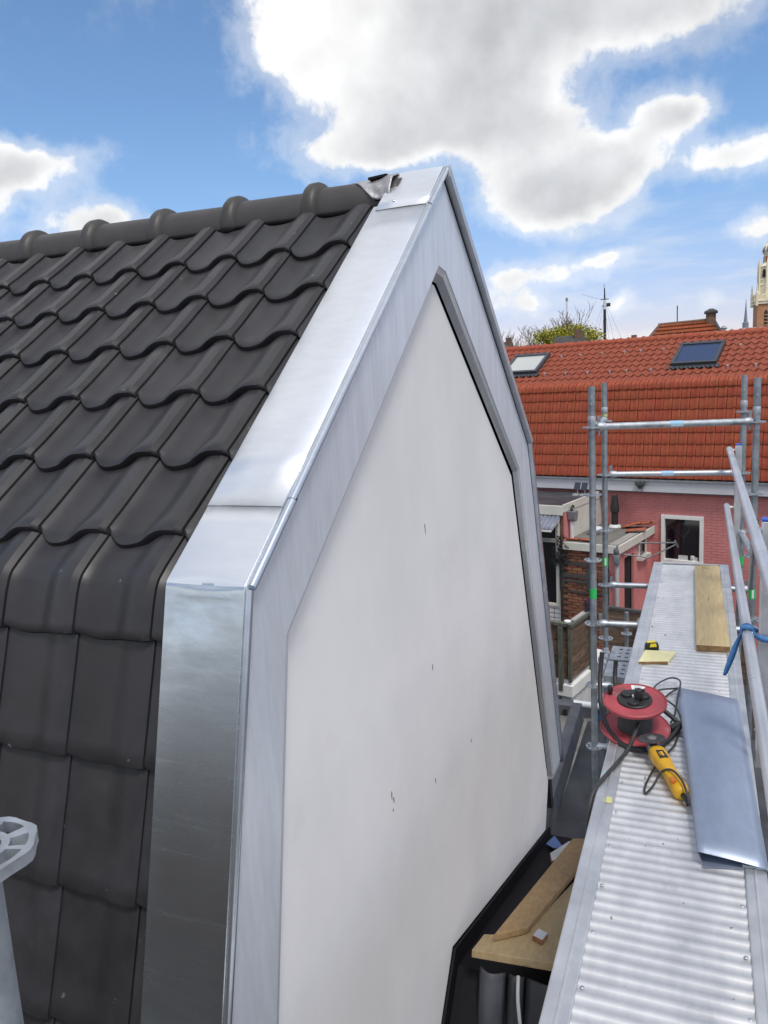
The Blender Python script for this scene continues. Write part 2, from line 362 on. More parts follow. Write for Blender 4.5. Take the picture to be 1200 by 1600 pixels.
class MB:
    def __init__(self, xf=None):
        self.v, self.f, self.xf = [], [], xf

    def add(self, p):
        p = Vector(p)
        if self.xf is not None:
            p = self.xf @ p
        self.v.append(p)
        return len(self.v) - 1

    def poly(self, pts):
        self.f.append([self.add(p) for p in pts])

    def box(self, a, b):
        x0, y0, z0 = a
        x1, y1, z1 = b
        i = [self.add(p) for p in ((x0, y0, z0), (x1, y0, z0), (x1, y1, z0), (x0, y1, z0), (x0, y0, z1), (x1, y0, z1), (x1, y1, z1), (x0, y1, z1))]
        for q in ((0, 3, 2, 1), (4, 5, 6, 7), (0, 1, 5, 4), (1, 2, 6, 5), (2, 3, 7, 6), (3, 0, 4, 7)):
            self.f.append([i[k] for k in q])

    def beam(self, p0, p1, wd, ht, up=(0, 0, 1)):
        p0, p1 = Vector(p0), Vector(p1)
        t = (p1 - p0).normalized()
        s = t.cross(Vector(up)).normalized()
        u_ = s.cross(t)
        i = []
        for p in (p0, p1):
            for a, b in ((-1, -1), (1, -1), (1, 1), (-1, 1)):
                i.append(self.add(p + s * a * wd / 2 + u_ * b * ht / 2))
        for q in ((0, 1, 2, 3), (7, 6, 5, 4), (0, 4, 5, 1), (1, 5, 6, 2), (2, 6, 7, 3), (3, 7, 4, 0)):
            self.f.append([i[k] for k in q])

    def prism(self, pts, vec):
        vec = Vector(vec)
        a = [self.add(p) for p in pts]
        b = [self.add(Vector(p) + vec) for p in pts]
        n = len(a)
        self.f.append(a[::-1])
        self.f.append(b)
        for k in range(n):
            j = (k + 1) % n
            self.f.append([a[k], a[j], b[j], b[k]])

    def tube(self, path, r, n=10, caps=True, closed=False):
        P = [Vector(p) for p in path]
        m = len(P)
        rr = r if isinstance(r, (list, tuple)) else [r] * m
        T = []
        for k in range(m):
            if closed:
                T.append((P[(k + 1) % m] - P[k - 1]).normalized())
            else:
                T.append((P[min(k + 1, m - 1)] - P[max(k - 1, 0)]).normalized())
        ref = Vector((0, 0, 1)) if abs(T[0].z) < 0.9 else Vector((0, 1, 0))
        nrm = (ref - T[0] * ref.dot(T[0])).normalized()
        rings = []
        for k in range(m):
            nrm = (nrm - T[k] * nrm.dot(T[k])).normalized()
            bn = T[k].cross(nrm)
            rings.append([self.add(P[k] + (nrm * math.cos(2 * PI * j / n) + bn * math.sin(2 * PI * j / n)) * rr[k]) for j in range(n)])
        for k in range(m if closed else m - 1):
            a, b = rings[k], rings[(k + 1) % m]
            for j in range(n):
                self.f.append([a[j], a[(j + 1) % n], b[(j + 1) % n], b[j]])
        if caps and not closed:
            self.f.append(rings[0][::-1])
            self.f.append(rings[-1])

    def lathe(self, prof, n=24, xf=None, close=True, a0=0.0):
        rings = []
        for r, z in prof:
            ring = []
            for j in range(n):
                p = Vector((r * math.cos(a0 + 2 * PI * j / n), r * math.sin(a0 + 2 * PI * j / n), z))
                ring.append(self.add(xf @ p if xf is not None else p))
            rings.append(ring)
        for a, b in zip(rings, rings[1:]):
            for j in range(n):
                self.f.append([a[j], a[(j + 1) % n], b[(j + 1) % n], b[j]])
        if close:
            self.f.append(rings[0][::-1])
            self.f.append(rings[-1])

    def grid(self, fn, nu, nv):
        i = [[self.add(fn(a / nu, b / nv)) for b in range(nv + 1)] for a in range(nu + 1)]
        for a in range(nu):
            for b in range(nv):
                self.f.append([i[a][b], i[a + 1][b], i[a + 1][b + 1], i[a][b + 1]])

    def mesh(self, name, m, origin, smooth=None, recalc=True):
        me = bpy.data.meshes.new(name)
        me.from_pydata([tuple(p - origin) for p in self.v], [], self.f)
        if recalc:
            bm = bmesh.new()
            bm.from_mesh(me)
            bmesh.ops.recalc_face_normals(bm, faces=bm.faces)
            bm.to_mesh(me)
            bm.free()
        if smooth is not None:
            me.shade_smooth()
            me.set_sharp_from_angle(angle=math.radians(smooth))
        if m is not None:
            me.materials.append(m)
        return me

    def build(self, name, m, parent=None, smooth=None, bev=None, recalc=True, solid=None, origin=None):
        if origin is None:
            lo = Vector([min(p[k] for p in self.v) for k in range(3)])
            hi = Vector([max(p[k] for p in self.v) for k in range(3)])
            origin = (lo + hi) / 2
            if parent is None:
                origin.z = lo.z
        o = bpy.data.objects.new(name, self.mesh(name, m, Vector(origin), smooth, recalc))
        COL.objects.link(o)
        OFF[o] = Vector(origin)
        if parent is not None:
            o.parent = parent
            o.location = OFF[o] - OFF[parent]
        else:
            o.location = OFF[o]
        if solid:
            md = o.modifiers.new('solid', 'SOLIDIFY')
            md.thickness = solid
            md.offset = -1
        if bev:
            md = o.modifiers.new('bevel', 'BEVEL')
            md.width = bev
            md.segments = 2
            md.limit_method = 'ANGLE'
            md.angle_limit = math.radians(40)
        return o


def tag(o, label=None, cat=None, group=None, kind=None):
    if label:
        o['label'] = label
    if cat:
        o['category'] = cat
    if group:
        o['group'] = group
    if kind:
        o['kind'] = kind
    return o


def thing(name, label, cat, loc, group=None):
    o = bpy.data.objects.new(name, None)
    o.empty_display_size = 0.1
    COL.objects.link(o)
    o.location = loc
    OFF[o] = Vector(loc)
    return tag(o, label, cat, group)


def inst(me, name, parent, mw):
    o = bpy.data.objects.new(name, me)
    COL.objects.link(o)
    o.parent = parent
    o.matrix_local = Matrix.Translation(-OFF[parent]) @ mw
    OFF[o] = mw.translation.copy()
    return o


def frame(o, ex, ey, ez):
    return Matrix(((ex[0], ey[0], ez[0], o[0]), (ex[1], ey[1], ez[1], o[1]), (ex[2], ey[2], ez[2], o[2]), (0, 0, 0, 1)))


def spline(pts, k=6):
    """Catmull-Rom through the points"""
    P = [Vector(p) for p in pts]
    out = []
    for i in range(len(P) - 1):
        a, b, c, d = P[max(i - 1, 0)], P[i], P[i + 1], P[min(i + 2, len(P) - 1)]
        for j in range(k):
            t = j / k
            out.append(0.5 * ((2 * b) + (c - a) * t + (2 * a - 5 * b + 4 * c - d) * t * t + (3 * b - a - 3 * c + d) * t ** 3))
    out.append(P[-1])
    return out


def ss(a, b, x):
    t = min(1, max(0, (x - a) / (b - a)))
    return t * t * (3 - 2 * t)


# ------------------------------------------------------------------ ground
g = MB()
g.grid(lambda a, b: (-1500 + 3000 * a, -1500 + 3000 * b, -7.0), 8, 8)
tag(g.build('ground', M['ground'], recalc=False), kind='structure')

# ------------------------------------------------------------------ roof tiles
def tile_mesh(name, Wd, path, amp, m, nt=18, tmax=1.0, tmin=-0.05, lobe=1.0, roll=(0.46, 0.84, 0.94), thick=0.016, smooth=38):
    """one interlocking pan tile: concave pan on the left, roll on the right; path = (p, n, d) from the bottom edge up"""
    mb = MB()
    ts = [tmin] + [tmax * k / nt for k in range(nt + 1) if tmax * k / nt > tmin + .01]

    def h(t, d):
        tt = t
        fl = ss(0.11, 0.015, d) * lobe
        if roll[0] - 0.12 < t < roll[1]:
            tt = t + 0.07 * fl * math.sin(PI * (t - roll[0] + 0.12) / (roll[1] - roll[0] + 0.12))
        v = 0.0
        if tt < 0.12:
            v = 0.30 * amp * (1 - max(tt, 0) / 0.12) ** 2
        v -= 0.10 * amp * math.sin(PI * min(1, max(0, tt / roll[0])))
        if tt > roll[0]:
            v = amp * ss(roll[0], roll[1], tt)
        if tt > roll[2]:
            v = amp * (1 - 0.42 * ((tt - roll[2]) / (1 - roll[2])) ** 2)
        return v

    def e(t):
        v = 0.0
        if t < 0.26:
            v += 0.040 * (1 - max(t, 0) / 0.26) ** 2
        v += 0.026 * ss(roll[0] - 0.20, roll[1] - 0.06, t)
        v += 0.006 * ss(0.93, 1.0, t)
        return v * lobe

    rows = []
    ends = [(0.002, -0.027), (0.0, -0.012), (0.003, -0.004), (0.012, 0.0)]
    k = Wd / 0.2525
    for (dd, dh) in ends:
        rows.append((path[0][0] + path[0][2] * (dd * k), path[0][1], dd * k, dh * k, 1.0))
    for p, n_, tg, d in path[1:]:
        rows.append((p, n_, d, 0.0, ss(0.14, 0.02, d)))
    idx = []
    for r_i, (p, n_, d, dh, wl) in enumerate(rows):
        tg = path[0][2] if r_i < 4 else path[r_i - 3][2]
        line = []
        for t in ts:
            q = p + n_ * (h(t, d) + dh) + tg * (e(t) * k * wl)
            if t < 0:
                q = q - n_ * 0.008
            line.append(mb.add((Wd * (t - 1), q[0], q[1])))
        q = p + n_ * (h(tmax, d) + dh - thick) + tg * (e(tmax) * k * wl)
        line.append(mb.add((Wd * (tmax - 1) - 0.0004, q[0], q[1])))
        idx.append(line)
    for a, b in zip(idx, idx[1:]):
        for j in range(len(a) - 1):
            mb.f.append([a[j], a[j + 1], b[j + 1], b[j]])
    return mb.mesh(name, m, Vector((0, 0, 0)), smooth, recalc=False)


V2 = lambda a, b: Vector((a, b))


def flat_path(L, tilt, k=7):
    return [(V2(L * i / k, tilt * (1 - i / k)), V2(0, 1), V2(1, 0), L * i / k) for i in range(k + 1)]


# ------------------------------------------------------------------ the new gable house
GX = -1.0                                  # face of the zinc gable frame
AP = V3(GX, 3.213, 0.845)                  # apex
KL, KR = V3(GX, 1.510, -0.466), V3(GX, 4.752, -0.416)
dU = (AP - KL).normalized()                # up the upper slope
dS = V3(0, KL.y - 1.264, -0.466 + 1.439).normalized()     # up the steep slope
nU = V3(0, -dU.z, dU.y)
nS = V3(0, -dS.z, dS.y)
LU = (AP - KL).length
BL = KL - dS * 2.3                         # foot of the steep front
dR = (AP - KR).normalized()
dRS = (KR - V3(GX, 5.62, -2.80)).normalized()
BR = V3(GX, 5.70, -3.03)

house = thing('gable_house', 'new house gable of white render framed in shiny zinc under an anthracite tiled mansard roof', 'house', (-3.0, 3.2, -7.0))

# dark roof underlay, a closed body under tiles and sheets
sh = 0.085
core = [(1.264 - 0.6 + 0.12, -3.5), (KL.y + sh, KL.z - sh * .9), (AP.y, AP.z - sh * 1.45), (KR.y - sh, KR.z - sh * .9), (5.60, -3.5), (5.60, -6.99), (0.79, -6.99)]
mb = MB()
mb.prism([(-7.2, y, z) for y, z in core], (6.05, 0, 0))
mb.build('roof_body', M['underlay'], house)
mb = MB()
mb.prism([(-7.2, 4.83, -0.42), (-7.2, 3.213, 0.80), (-7.2, 3.213, 0.72), (-7.2, 4.75, -0.44)], (6.15, 0, 0))
mb.prism([(-7.2, 5.66, -3.4), (-7.2, 4.83, -0.42), (-7.2, 4.75, -0.44), (-7.2, 5.58, -3.4)], (6.15, 0, 0))
mb.build('rear_roof_slope', M['tile'], house)

TW = 0.2525
U0 = -1.272                                # first seam left of the zinc
base_off = -0.034
up_mesh = tile_mesh('roof_tile', TW, flat_path(0.345, 0.022), 0.034, M['tile'])
st_mesh = tile_mesh('roof_tile', TW, flat_path(0.375, 0.024), 0.024, M['tile'], lobe=0.35)
# kink tile: path from its bottom edge on the steep front over the bend up the slope
kp = []
for d in [0.0, 0.03, 0.07, 0.105]:
    kp.append((V2(*(KL - dS * (0.150 - d))[1:]), V2(*nS[1:]), V2(*dS[1:]), d))
bis = (nS + nU).normalized()
for f_ in (0.25, 0.5, 0.75):
    n_ = (nS * (1 - f_) + nU * f_).normalized()
    tg = (dS * (1 - f_) + dU * f_).normalized()
    pb = KL - dS * 0.014 * (1 - f_) ** 2 * 1.6 + dU * 0.014 * f_ ** 2 * 1.6 - bis * 0.002
    kp.append((V2(*pb[1:]), V2(*n_[1:]), V2(*tg[1:]), 0.15 + 0.02 * (f_ - .5)))
for d in [0.05, 0.12, 0.19]:
    kp.append((V2(*(KL + dU * d)[1:]), V2(*nU[1:]), V2(*dU[1:]), 0.15 + d))
kp = [(p - V2(*KL[1:]) + n_ * (0.020 * (1 - d / 0.34)), n_, tg, d) for p, n_, tg, d in kp]
kink_mesh = tile_mesh('roof_tile', TW, kp, 0.032, M['tile'], lobe=0.35)

cut = dict(nt=5, tmax=0.24)
up_cut = tile_mesh('roof_tile', TW, flat_path(0.345, 0.022), 0.034, M['tile'], **cut)
st_cut = tile_mesh('roof_tile', TW, flat_path(0.375, 0.024), 0.024, M['tile'], lobe=0.35, **cut)
kink_cut = tile_mesh('roof_tile', TW, kp, 0.032, M['tile'], lobe=0.35, **cut)
NC = 14
rnd = random.Random(3)
for c in range(-1, NC):
    xr = U0 - TW * c
    if c == -1:
        xr = U0 + TW
    for i, v in enumerate([1.603, 1.312, 1.020, 0.728, 0.432, 0.126]):
        o = KL + dU * v + nU * base_off
        o.x = xr
        inst(up_cut if c < 0 else up_mesh, 'roof_tile', house, frame(o + V3(rnd.uniform(-.0015, .0015), 0, 0) + dU * rnd.uniform(-.002, .002), (1, 0, 0), dU, nU))
    o = KL + bis * base_off
    o.x = xr
    inst(kink_cut if c < 0 else kink_mesh, 'roof_tile', house, Matrix.Translation(o))
    for i in range(5 if c < 6 else 3):
        v = -0.150 - 0.330 * (i + 1)
        o = KL + dS * v + nS * base_off
        o.x = xr
        inst(st_cut if c < 0 else st_mesh, 'roof_tile', house, frame(o + V3(rnd.uniform(-.0015, .0015), 0, 0) + dS * rnd.uniform(-.002, .002), (1, 0, 0), dS, nS))

# ridge tiles, half round with a collar at the joint
mb = MB()
prof = [(-0.020, .100), (-0.008, .126), (0.006, .134), (0.036, .135), (0.052, .128), (0.062, .110), (0.10, .108), (0.25, .105), (0.40, .101), (0.425, .100)]
na = 20
idx = []
for x, r in prof:
    idx.append([mb.add((x, r * math.sin(a), r * 1.05 * math.cos(a))) for a in [math.radians(-104 + 208 * j / na) for j in range(na + 1)]])
for a, b in zip(idx, idx[1:]):
    for j in range(na):
        mb.f.append([a[j], a[j + 1], b[j + 1], b[j]])
ridge_mesh = mb.mesh('ridge_tile', M['ridge'], Vector((0, 0, 0)), 40)
for k in range(14):
    o = inst(ridge_mesh, 'ridge_tile', house, Matrix.Translation((-1.592 - 0.408 * k, 3.2, 0.728 + rnd.uniform(-.002, .002))))
    md = o.modifiers.new('solid', 'SOLIDIFY')
    md.thickness = 0.014
    md.offset = -1

# crumpled lead at the end of the ridge
def lead(a, b):
    x = -1.415 + 0.225 * a
    ang = math.radians(-85 + 170 * b)
    r = 0.113 + 0.003 * math.sin(a * 15 + b * 4) * a + 0.0025 * math.sin(b * 27 + a * 7) + 0.012 * a * a
    cut = 0.15 * (1 - a) * abs(b - .5) * 2
    return (x + cut, 3.2 + r * math.sin(ang), 0.728 + r * 1.02 * math.cos(ang))
mb = MB()
mb.grid(lead, 22, 26)
mb.build('lead_flashing', M['lead'], house, smooth=60, solid=0.004, recalc=True)
mb = MB()
mb.prism([(-1.300, 3.12, 0.828), (-1.225, 3.14, 0.838), (-1.222, 3.26, 0.840), (-1.29, 3.28, 0.832)], (0, 0, 0.010))
mb.build('black_strip', M['black'], house)

# zinc cap sheets on the slopes
CW = 0.236                                  # width of the cap
def slope_pt(v):
    """point of the front profile: v > 0 up the slope, v < 0 down the steep front; rounded bend"""
    return KL + (dU * v if v > 0 else dS * v)


def cap_sheet(name, pa, pb, nrm, lift, m, n=8, tuck=True):
    mb_ = MB()
    pa, pb = Vector(pa), Vector(pb)

    def f(a, b):
        p = pa.lerp(pb, a) + nrm * lift
        # across: inner turned-down edge, flat, outer edge
        xs = [-CW - 0.001, -CW, -CW + 0.004, -CW * .66, -CW * .33, -0.004, 0.0]
        zs = [-0.040, -0.003, 0.0, 0.0012, 0.0012, 0.0, -0.003]
        k_ = int(round(b * 6))
        return p + V3(xs[k_], 0, 0) + nrm * zs[k_]
    mb_.grid(f, n, 6)
    return mb_.build(name, m, house, smooth=50, solid=0.0015, recalc=True)


v_low, v_up = 0.288, 1.850
# lower piece with the bend folded over the kink; the crease is pillowed in the middle
def bent(a, b):
    vv = [v_low, 0.20, 0.12, 0.07, 0.045, 0.03, 0.02, 0.012, 0.006, 0.0, -0.006, -0.012, -0.02, -0.03, -0.045, -0.07, -0.10, -0.16, -0.3, -0.5, -0.8, -1.1, -1.5, -1.9, -2.28]
    v = vv[int(round(a * (len(vv) - 1)))]
    xs = [-CW - 0.001, -CW, -CW + 0.004, -CW * .85, -CW * .7, -CW * .55, -CW * .4, -CW * .25, -CW * .12, -0.004, 0.0]
    zs = [-0.040, -0.003, 0, .001, .001, .001, .001, .001, .0005, 0, -0.003]
    k_ = int(round(b * 10))
    frac = min(1, max(0, (xs[k_] + CW) / CW))
    bow = math.sin(PI * frac)
    R_ = 0.005 + 0.024 * bow
    n_ = nU if v > R_ else nS if v < -R_ else (nS * (0.5 - v / (2 * R_)) + nU * (0.5 + v / (2 * R_))).normalized()
    p = slope_pt(v)
    if abs(v) < R_:
        p = p - bis * (R_ - abs(v)) ** 2 / R_ * 0.30
    # hollow just under the crease
    p = p - nS * 0.0035 * bow * math.exp(-((v + 0.05) / 0.026) ** 2)
    return V3(GX, p.y, p.z) + V3(xs[k_], 0, 0) + n_ * (0.004 + zs[k_])


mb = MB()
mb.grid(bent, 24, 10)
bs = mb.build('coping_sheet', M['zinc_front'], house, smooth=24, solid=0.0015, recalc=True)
bs.data.materials.append(M['zinc_cap'])     # same sheet; brighter zinc above the crease paints in its sky reflection
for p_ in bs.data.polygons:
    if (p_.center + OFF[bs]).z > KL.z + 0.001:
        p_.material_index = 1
cap_sheet('coping_sheet', KL + dU * (v_low - 0.03), KL + dU * (v_up + 0.04), nU, 0.0065, M['zinc_cap'])
# apex piece wraps over the ridge
mb = MB()
nR = V3(0, dR.z, -dR.y)
nR = nR if nR.y > 0 else -nR
def apex(a, b):
    pts = [KL + dU * v_up, KL + dU * (v_up + .1), AP - dU * 0.10, AP - dU * 0.012, AP + V3(0, 0, .004), AP - dR * 0.012, AP - dR * 0.15, AP - dR * 0.33]
    ns_ = [nU, nU, nU, (nU * 2 + V3(0, 0, 1)).normalized(), V3(0, 0, 1), (nR * 2 + V3(0, 0, 1)).normalized(), nR, nR]
    k_ = int(round(a * 7))
    xs = [-CW + 0.020, -CW + 0.022, -CW * .6, -CW * .3, -0.004, 0.0]
    zs = [-0.03, 0, .001, .001, 0, -.003]
    j_ = int(round(b * 5))
    return pts[k_] + V3(xs[j_], 0, 0) + ns_[k_] * (0.0105 + zs[j_])
mb.grid(apex, 7, 5)
mb.build('coping_sheet', M['zinc_cap'], house, smooth=35, solid=0.0015, recalc=True)
mb = MB()
for q in ((-0.15, 1.905), (-0.143, 1.902)):
    p = KL + dU * q[1] + nU * 0.0125
    mb.lathe([(0.006, 0), (0.006, 0.002), (0.003, 0.004)], 10, frame((GX + q[0], p.y, p.z), (1, 0, 0), dU, nU))
mb.build('rivet', M['zinc_bead'], house)
# far slope sheets
for pa, pb, nn_ in ((KR - dR * 0.0, AP - dR * 0.30, nR), (BR, KR, V3(0, dRS.z, -dRS.y))):
    nn_ = nn_ if nn_.y > 0 else -nn_
    cap_sheet('coping_sheet', pa, pb, nn_, 0.006, M['zinc_cap'])

# gable face: flat zinc frame, bevel, reveal, dark gap, white panel
def ring(outer, inner, x0, x1):
    mb_ = MB()
    a = [mb_.add((x0, y, z)) for y, z in outer]
    b = [mb_.add((x1, y, z)) for y, z in inner]
    for k in range(len(a) - 1):
        mb_.f.append([a[k], a[k + 1], b[k + 1], b[k]])
    return mb_


outer = [(BL.y, BL.z), (KL.y, KL.z), (AP.y, AP.z), (AP.y, AP.z), (KR.y, KR.z), (BR.y + .02, BR.z + .02)]
in0 = [(1.262, -2.66), (1.672, -0.640), (3.093, 0.451), (3.185, 0.437), (4.482, -0.550), (5.405, -2.99)]
in1 = [(1.290, -2.66), (1.702, -0.645), (3.085, 0.424), (3.172, 0.412), (4.470, -0.560), (5.385, -2.985)]
in2 = [(1.300, -2.66), (1.712, -0.655), (3.080, 0.398), (3.158, 0.390), (4.458, -0.568), (5.355, -2.98)]
f_ = ring(outer, in0, GX, GX)
f_.build('zinc_frame', M['zinc_face'], house, solid=0.002)
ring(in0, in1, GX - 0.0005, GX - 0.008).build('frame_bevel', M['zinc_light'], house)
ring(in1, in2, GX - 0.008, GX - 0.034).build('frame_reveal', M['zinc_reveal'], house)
# lower end of the right leg
mb = MB()
mb.prism([(GX - .001, 5.70, -3.02), (GX - .001, 5.405, -2.99), (GX - .034, 5.355, -2.98), (GX - .10, 5.355, -2.98), (GX - .10, 5.70, -3.02)], (0, 0, -0.03))
mb.build('frame_foot', M['zinc_reveal'], house)
PX = GX - 0.038
kx = -PX
pan = [(1.20, -2.9), (1.60, -0.672), (3.080, 0.390), (3.145, 0.382), (4.443, -0.588), (5.315, -2.88), (5.395, -3.02), (5.25, -3.36), (3.012, -2.606), (2.81, -2.83), (2.45, -4.6), (1.15, -4.6)]
mb = MB()
mb.prism([(PX, y, z) for y, z in pan], (-0.03, 0, 0))
white = mb.build('rendered_panel', M['panel'], house, bev=0.003)
mb = MB()
mb.prism([(PX - 0.034, y, z) for y, z in [(1.0, -2.7), (1.5, -0.6), (3.08, 0.44), (3.20, .42), (4.50, -0.54), (5.36, -2.9), (5.45, -3.05)]], (-0.02, 0, 0))
mb.build('panel_backing', M['underlay'], house)
# small scuffs on the white panel
for (y, z, l, s_) in [(2.785, -.555, .05, .3), (2.80, -1.14, .03, .1), (2.775, -1.625, .028, .1), (2.31, -1.43, .035, -.1), (2.325, -1.46, .028, .3), (2.315, -1.50, .014, .2), (3.30, -1.70, .025, .5)]:
    mb = MB()
    P0 = V3(PX + 0.0007, y * kx, z * kx)
    mb.prism([P0, P0 + V3(0, .004, -.2 * l), P0 + V3(0, s_ * l * .3 + .003, -l), P0 + V3(0, s_ * l * .3 - .002, -l * .7), P0 + V3(0, -.003, -l * .3)], (0.0006, 0, 0))
    mb.build('scuff', M['scuff'], white)
# rounded bead along the outer edge
def bead(pts, r):
    mb_ = MB()
    mb_.tube(pts, r, 10)
    return mb_.build('edge_bead', M['zinc_bead'], house, smooth=60)
bx = V3(GX + 0.010, 0, 0) - V3(GX, 0, 0)
bead([KL + bx + dU * .004 - nU * .006, KL + bx + dU * (v_low + .01) - nU * .006], 0.0125)
bead([KL + bx + dU * (v_low + .0) - nU * .003, KL + bx + dU * (v_up) - nU * .003], 0.0125)
bead([KL + bx + dU * v_up - nU * .000, AP + bx - V3(0, 0, .004)], 0.0135)
bead([BL + bx - nS * .006 - V3(.004, 0, 0), KL + bx - nS * .006 - dS * .006 - V3(.004, 0, 0)], 0.010)
# the far edge has a taller square lip
mb = MB()
mb.prism([AP + V3(0, .0, .012), KR + V3(0, .012, .006), KR - V3(0, .020, .012), AP - V3(0, .004, .030)], (0.030, 0, 0))
mb.build('edge_bead', M['zinc_reveal'], house)
mb = MB()
mb.prism([KR + V3(0, .010, -.002), BR + V3(0, .03, 0), BR - V3(0, .006, 0), KR - V3(0, .024, .004)], (0.026, 0, 0))
mb.build('edge_bead', M['zinc_bead'], house)
mb = MB()
mb.prism([AP + V3(0.001, -.004, -.03), KR + V3(0.001, -.020, -.012), KR + V3(0.001, -.030, -.014), AP + V3(0.001, -.008, -.048)], (0.0015, 0, 0))
mb.prism([KR + V3(0.001, -.024, -.004), BR + V3(.001, -.006, 0), BR + V3(.001, -.012, 0), KR + V3(.001, -.031, -.006)], (0.0015, 0, 0))
mb.build('shadow_line', M['underlay'], house)  # thin dark strips drawn along the lip as its shadow line
# lower walls of the house
mb = MB()
mb.box((-7.2, 0.95, -6.985), (-1.12, 5.52, -3.48))
mb.build('lower_wall', M['plaster'], house)

# ------------------------------------------------------------------ lean-to roof and gutter beside the gable
lean = thing('lean_to_roof', 'low black membrane roof sloping away along the foot of the white gable', 'roof', (-0.4, 4.0, -7.0))
mb = MB()
mb.prism([(-1.03, 5.42, -3.50), (-1.03, 3.04, -2.72), (-1.03, 2.86, -2.92), (-1.03, 2.60, -4.4), (-1.03, 2.60, -6.99), (-1.03, 5.42, -6.99)], (1.9, 0, 0))
mb.build('membrane', M['black'], lean)
mb = MB()                                   # upstand against the wall, just proud of the panel foot
mb.prism([(-1.036, 5.36, -3.40), (-1.036, 3.02, -2.615), (-1.036, 2.80, -2.84), (-1.036, 2.42, -4.5), (-1.036, 2.62, -4.5), (-1.036, 2.86, -3.0), (-1.036, 3.04, -2.80), (-1.036, 5.42, -3.58)], (0.012, 0, 0))
mb.build('upstand', M['black'], lean)

gut = thing('bitumen_gutter', 'wide dark grey bitumen roof gutter running beyond the foot of the gable', 'roof gutter', (-0.4, 6.5, -7.0))
mb = MB()
mb.box((-1.05, 5.425, -6.98), (0.9, 7.62, -3.56))
mb.build('gutter_floor', M['bitumen_wet'], gut)
mb = MB()
mb.prism([(-1.045, 5.30, -3.57), (-1.052, 5.30, -3.37), (-1.14, 5.30, -3.37), (-1.14, 5.30, -3.57)], (0, 0.32, 0))
mb.prism([(-1.045, 5.62, -3.57), (-1.064, 5.62, -3.375), (-1.16, 5.62, -3.375), (-1.16, 5.62, -3.57)], (-.045, 2.0, 0))
mb.build('upstand', M['bitumen'], gut)
mb = MB()
mb.tube([(-1.20, 7.66, -3.40), (-0.2, 7.86, -3.52)], 0.035, 10)
mb.build('gutter_rim', M['pvc_white'], gut, smooth=50)

# neighbour's flat roof behind the gable
nb = thing('flat_roof_block', 'low neighbouring block with pale gravel flat roof and dark parapet behind the gable', 'building', (-3.2, 7.8, -7.0))
mb = MB(); mb.box((-6.0, 5.75, -6.99), (-1.20, 9.6, -4.45)); mb.build('roof', M['gravel'], nb)
mb = MB(); mb.box((-6.0, 9.61, -6.99), (-0.95, 9.80, -4.31)); mb.build('parapet', M['bitumen'], nb)
mb = MB(); mb.box((-1.635, 9.585, -4.43), (-1.585, 9.609, -4.36)); mb.build('spout', M['underlay'], nb)

# ------------------------------------------------------------------ red tiled house
HX = Matrix(((0.9705, 0.2412, 0, -1.258), (-0.2412, 0.9705, 0, 17.696), (0, 0, 1, 0), (0, 0, 0, 1)))
hU, hN = V3(0.9705, -0.2412, 0), V3(0.2412, 0.9705, 0)


def HB():
    return MB(HX)


def hp(s, n, z):
    return HX @ V3(s, n, z)


red = thing('red_tiled_house', 'pink painted brick house under a large orange red tiled mansard roof with two skylights', 'house', hp(0, 3, -7))
EZ, KZ, KN = -2.405, -0.36, 0.42
e0 = V3(0, 0, EZ)
aS = math.atan2(KZ - EZ, KN)
aU = math.radians(27.9)
RL = 2.20
tS, tU = V3(0, math.cos(aS), math.sin(aS)), V3(0, math.cos(aU), math.sin(aU))
mS, mU = V3(0, -tS.z, tS.y), V3(0, -tU.z, tU.y)
kk = V3(0, KN, KZ)
rr_ = kk + tU * RL
S0, S1 = -9.0, 6.5
mb = HB()
core = [(0.06, EZ - .02), (KN + .05, KZ - .06), (rr_.y, rr_.z - .06), (2 * rr_.y - KN, KZ - .06), (2 * rr_.y, EZ)]
mb.prism([(S0, a, b) for a, b in core], (S1 - S0, 0, 0))
mb.build('roof_body', M['underlay'], red)

RW = 0.184
r_st = tile_mesh('roof_tile', RW, [(p * 1.0, n_, t_, d) for p, n_, t_, d in flat_path(0.275, 0.020, 2)], 0.020, M['red_tile'], nt=8, lobe=0.4, thick=0.012, tmin=0.045)
r_up = tile_mesh('roof_tile', RW, flat_path(0.285, 0.022, 2), 0.036, M['red_tile_mass'], nt=7, lobe=1.2, thick=0.012)


def rot_h(v):
    return hU * v.x + hN * v.y + V3(0, 0, v.z)


rr2 = random.Random(11)
count = 0
mass_st, mass_up = [], []
cols = range(-40, 36)
for c in cols:
    s = 0.03 + RW * c
    for i in range(8):
        q = e0 + tS * (0.25 * i + 0.0) + mS * (-0.012)
        mw = frame(hp(s + rr2.uniform(-.003, .003), q.y, q.z), hU, rot_h(tS), rot_h(mS))
        if -3.45 < s < 3.05:
            inst(r_st, 'roof_tile', red, mw)
            count += 1
        else:
            mass_st.append(mw)
SKY = [(0.34, 1.31, 0.69, 1.67), (-3.86, -2.90, 0.70, 1.66)]
v_rows = [0.10 + 0.245 * i for i in range(9)]
for c in cols:
    s = 0.03 + RW * c
    for v in v_rows:
        if any(a + .02 < s - RW / 2 < b - .02 and lo - .12 < v + .12 < hi - .02 for a, b, lo, hi in SKY):
            continue
        q = kk + tU * v + mU * (-0.012)
        mass_up.append(frame(hp(s + rr2.uniform(-.003, .003), q.y, q.z), hU, rot_h(tU), rot_h(mU)))


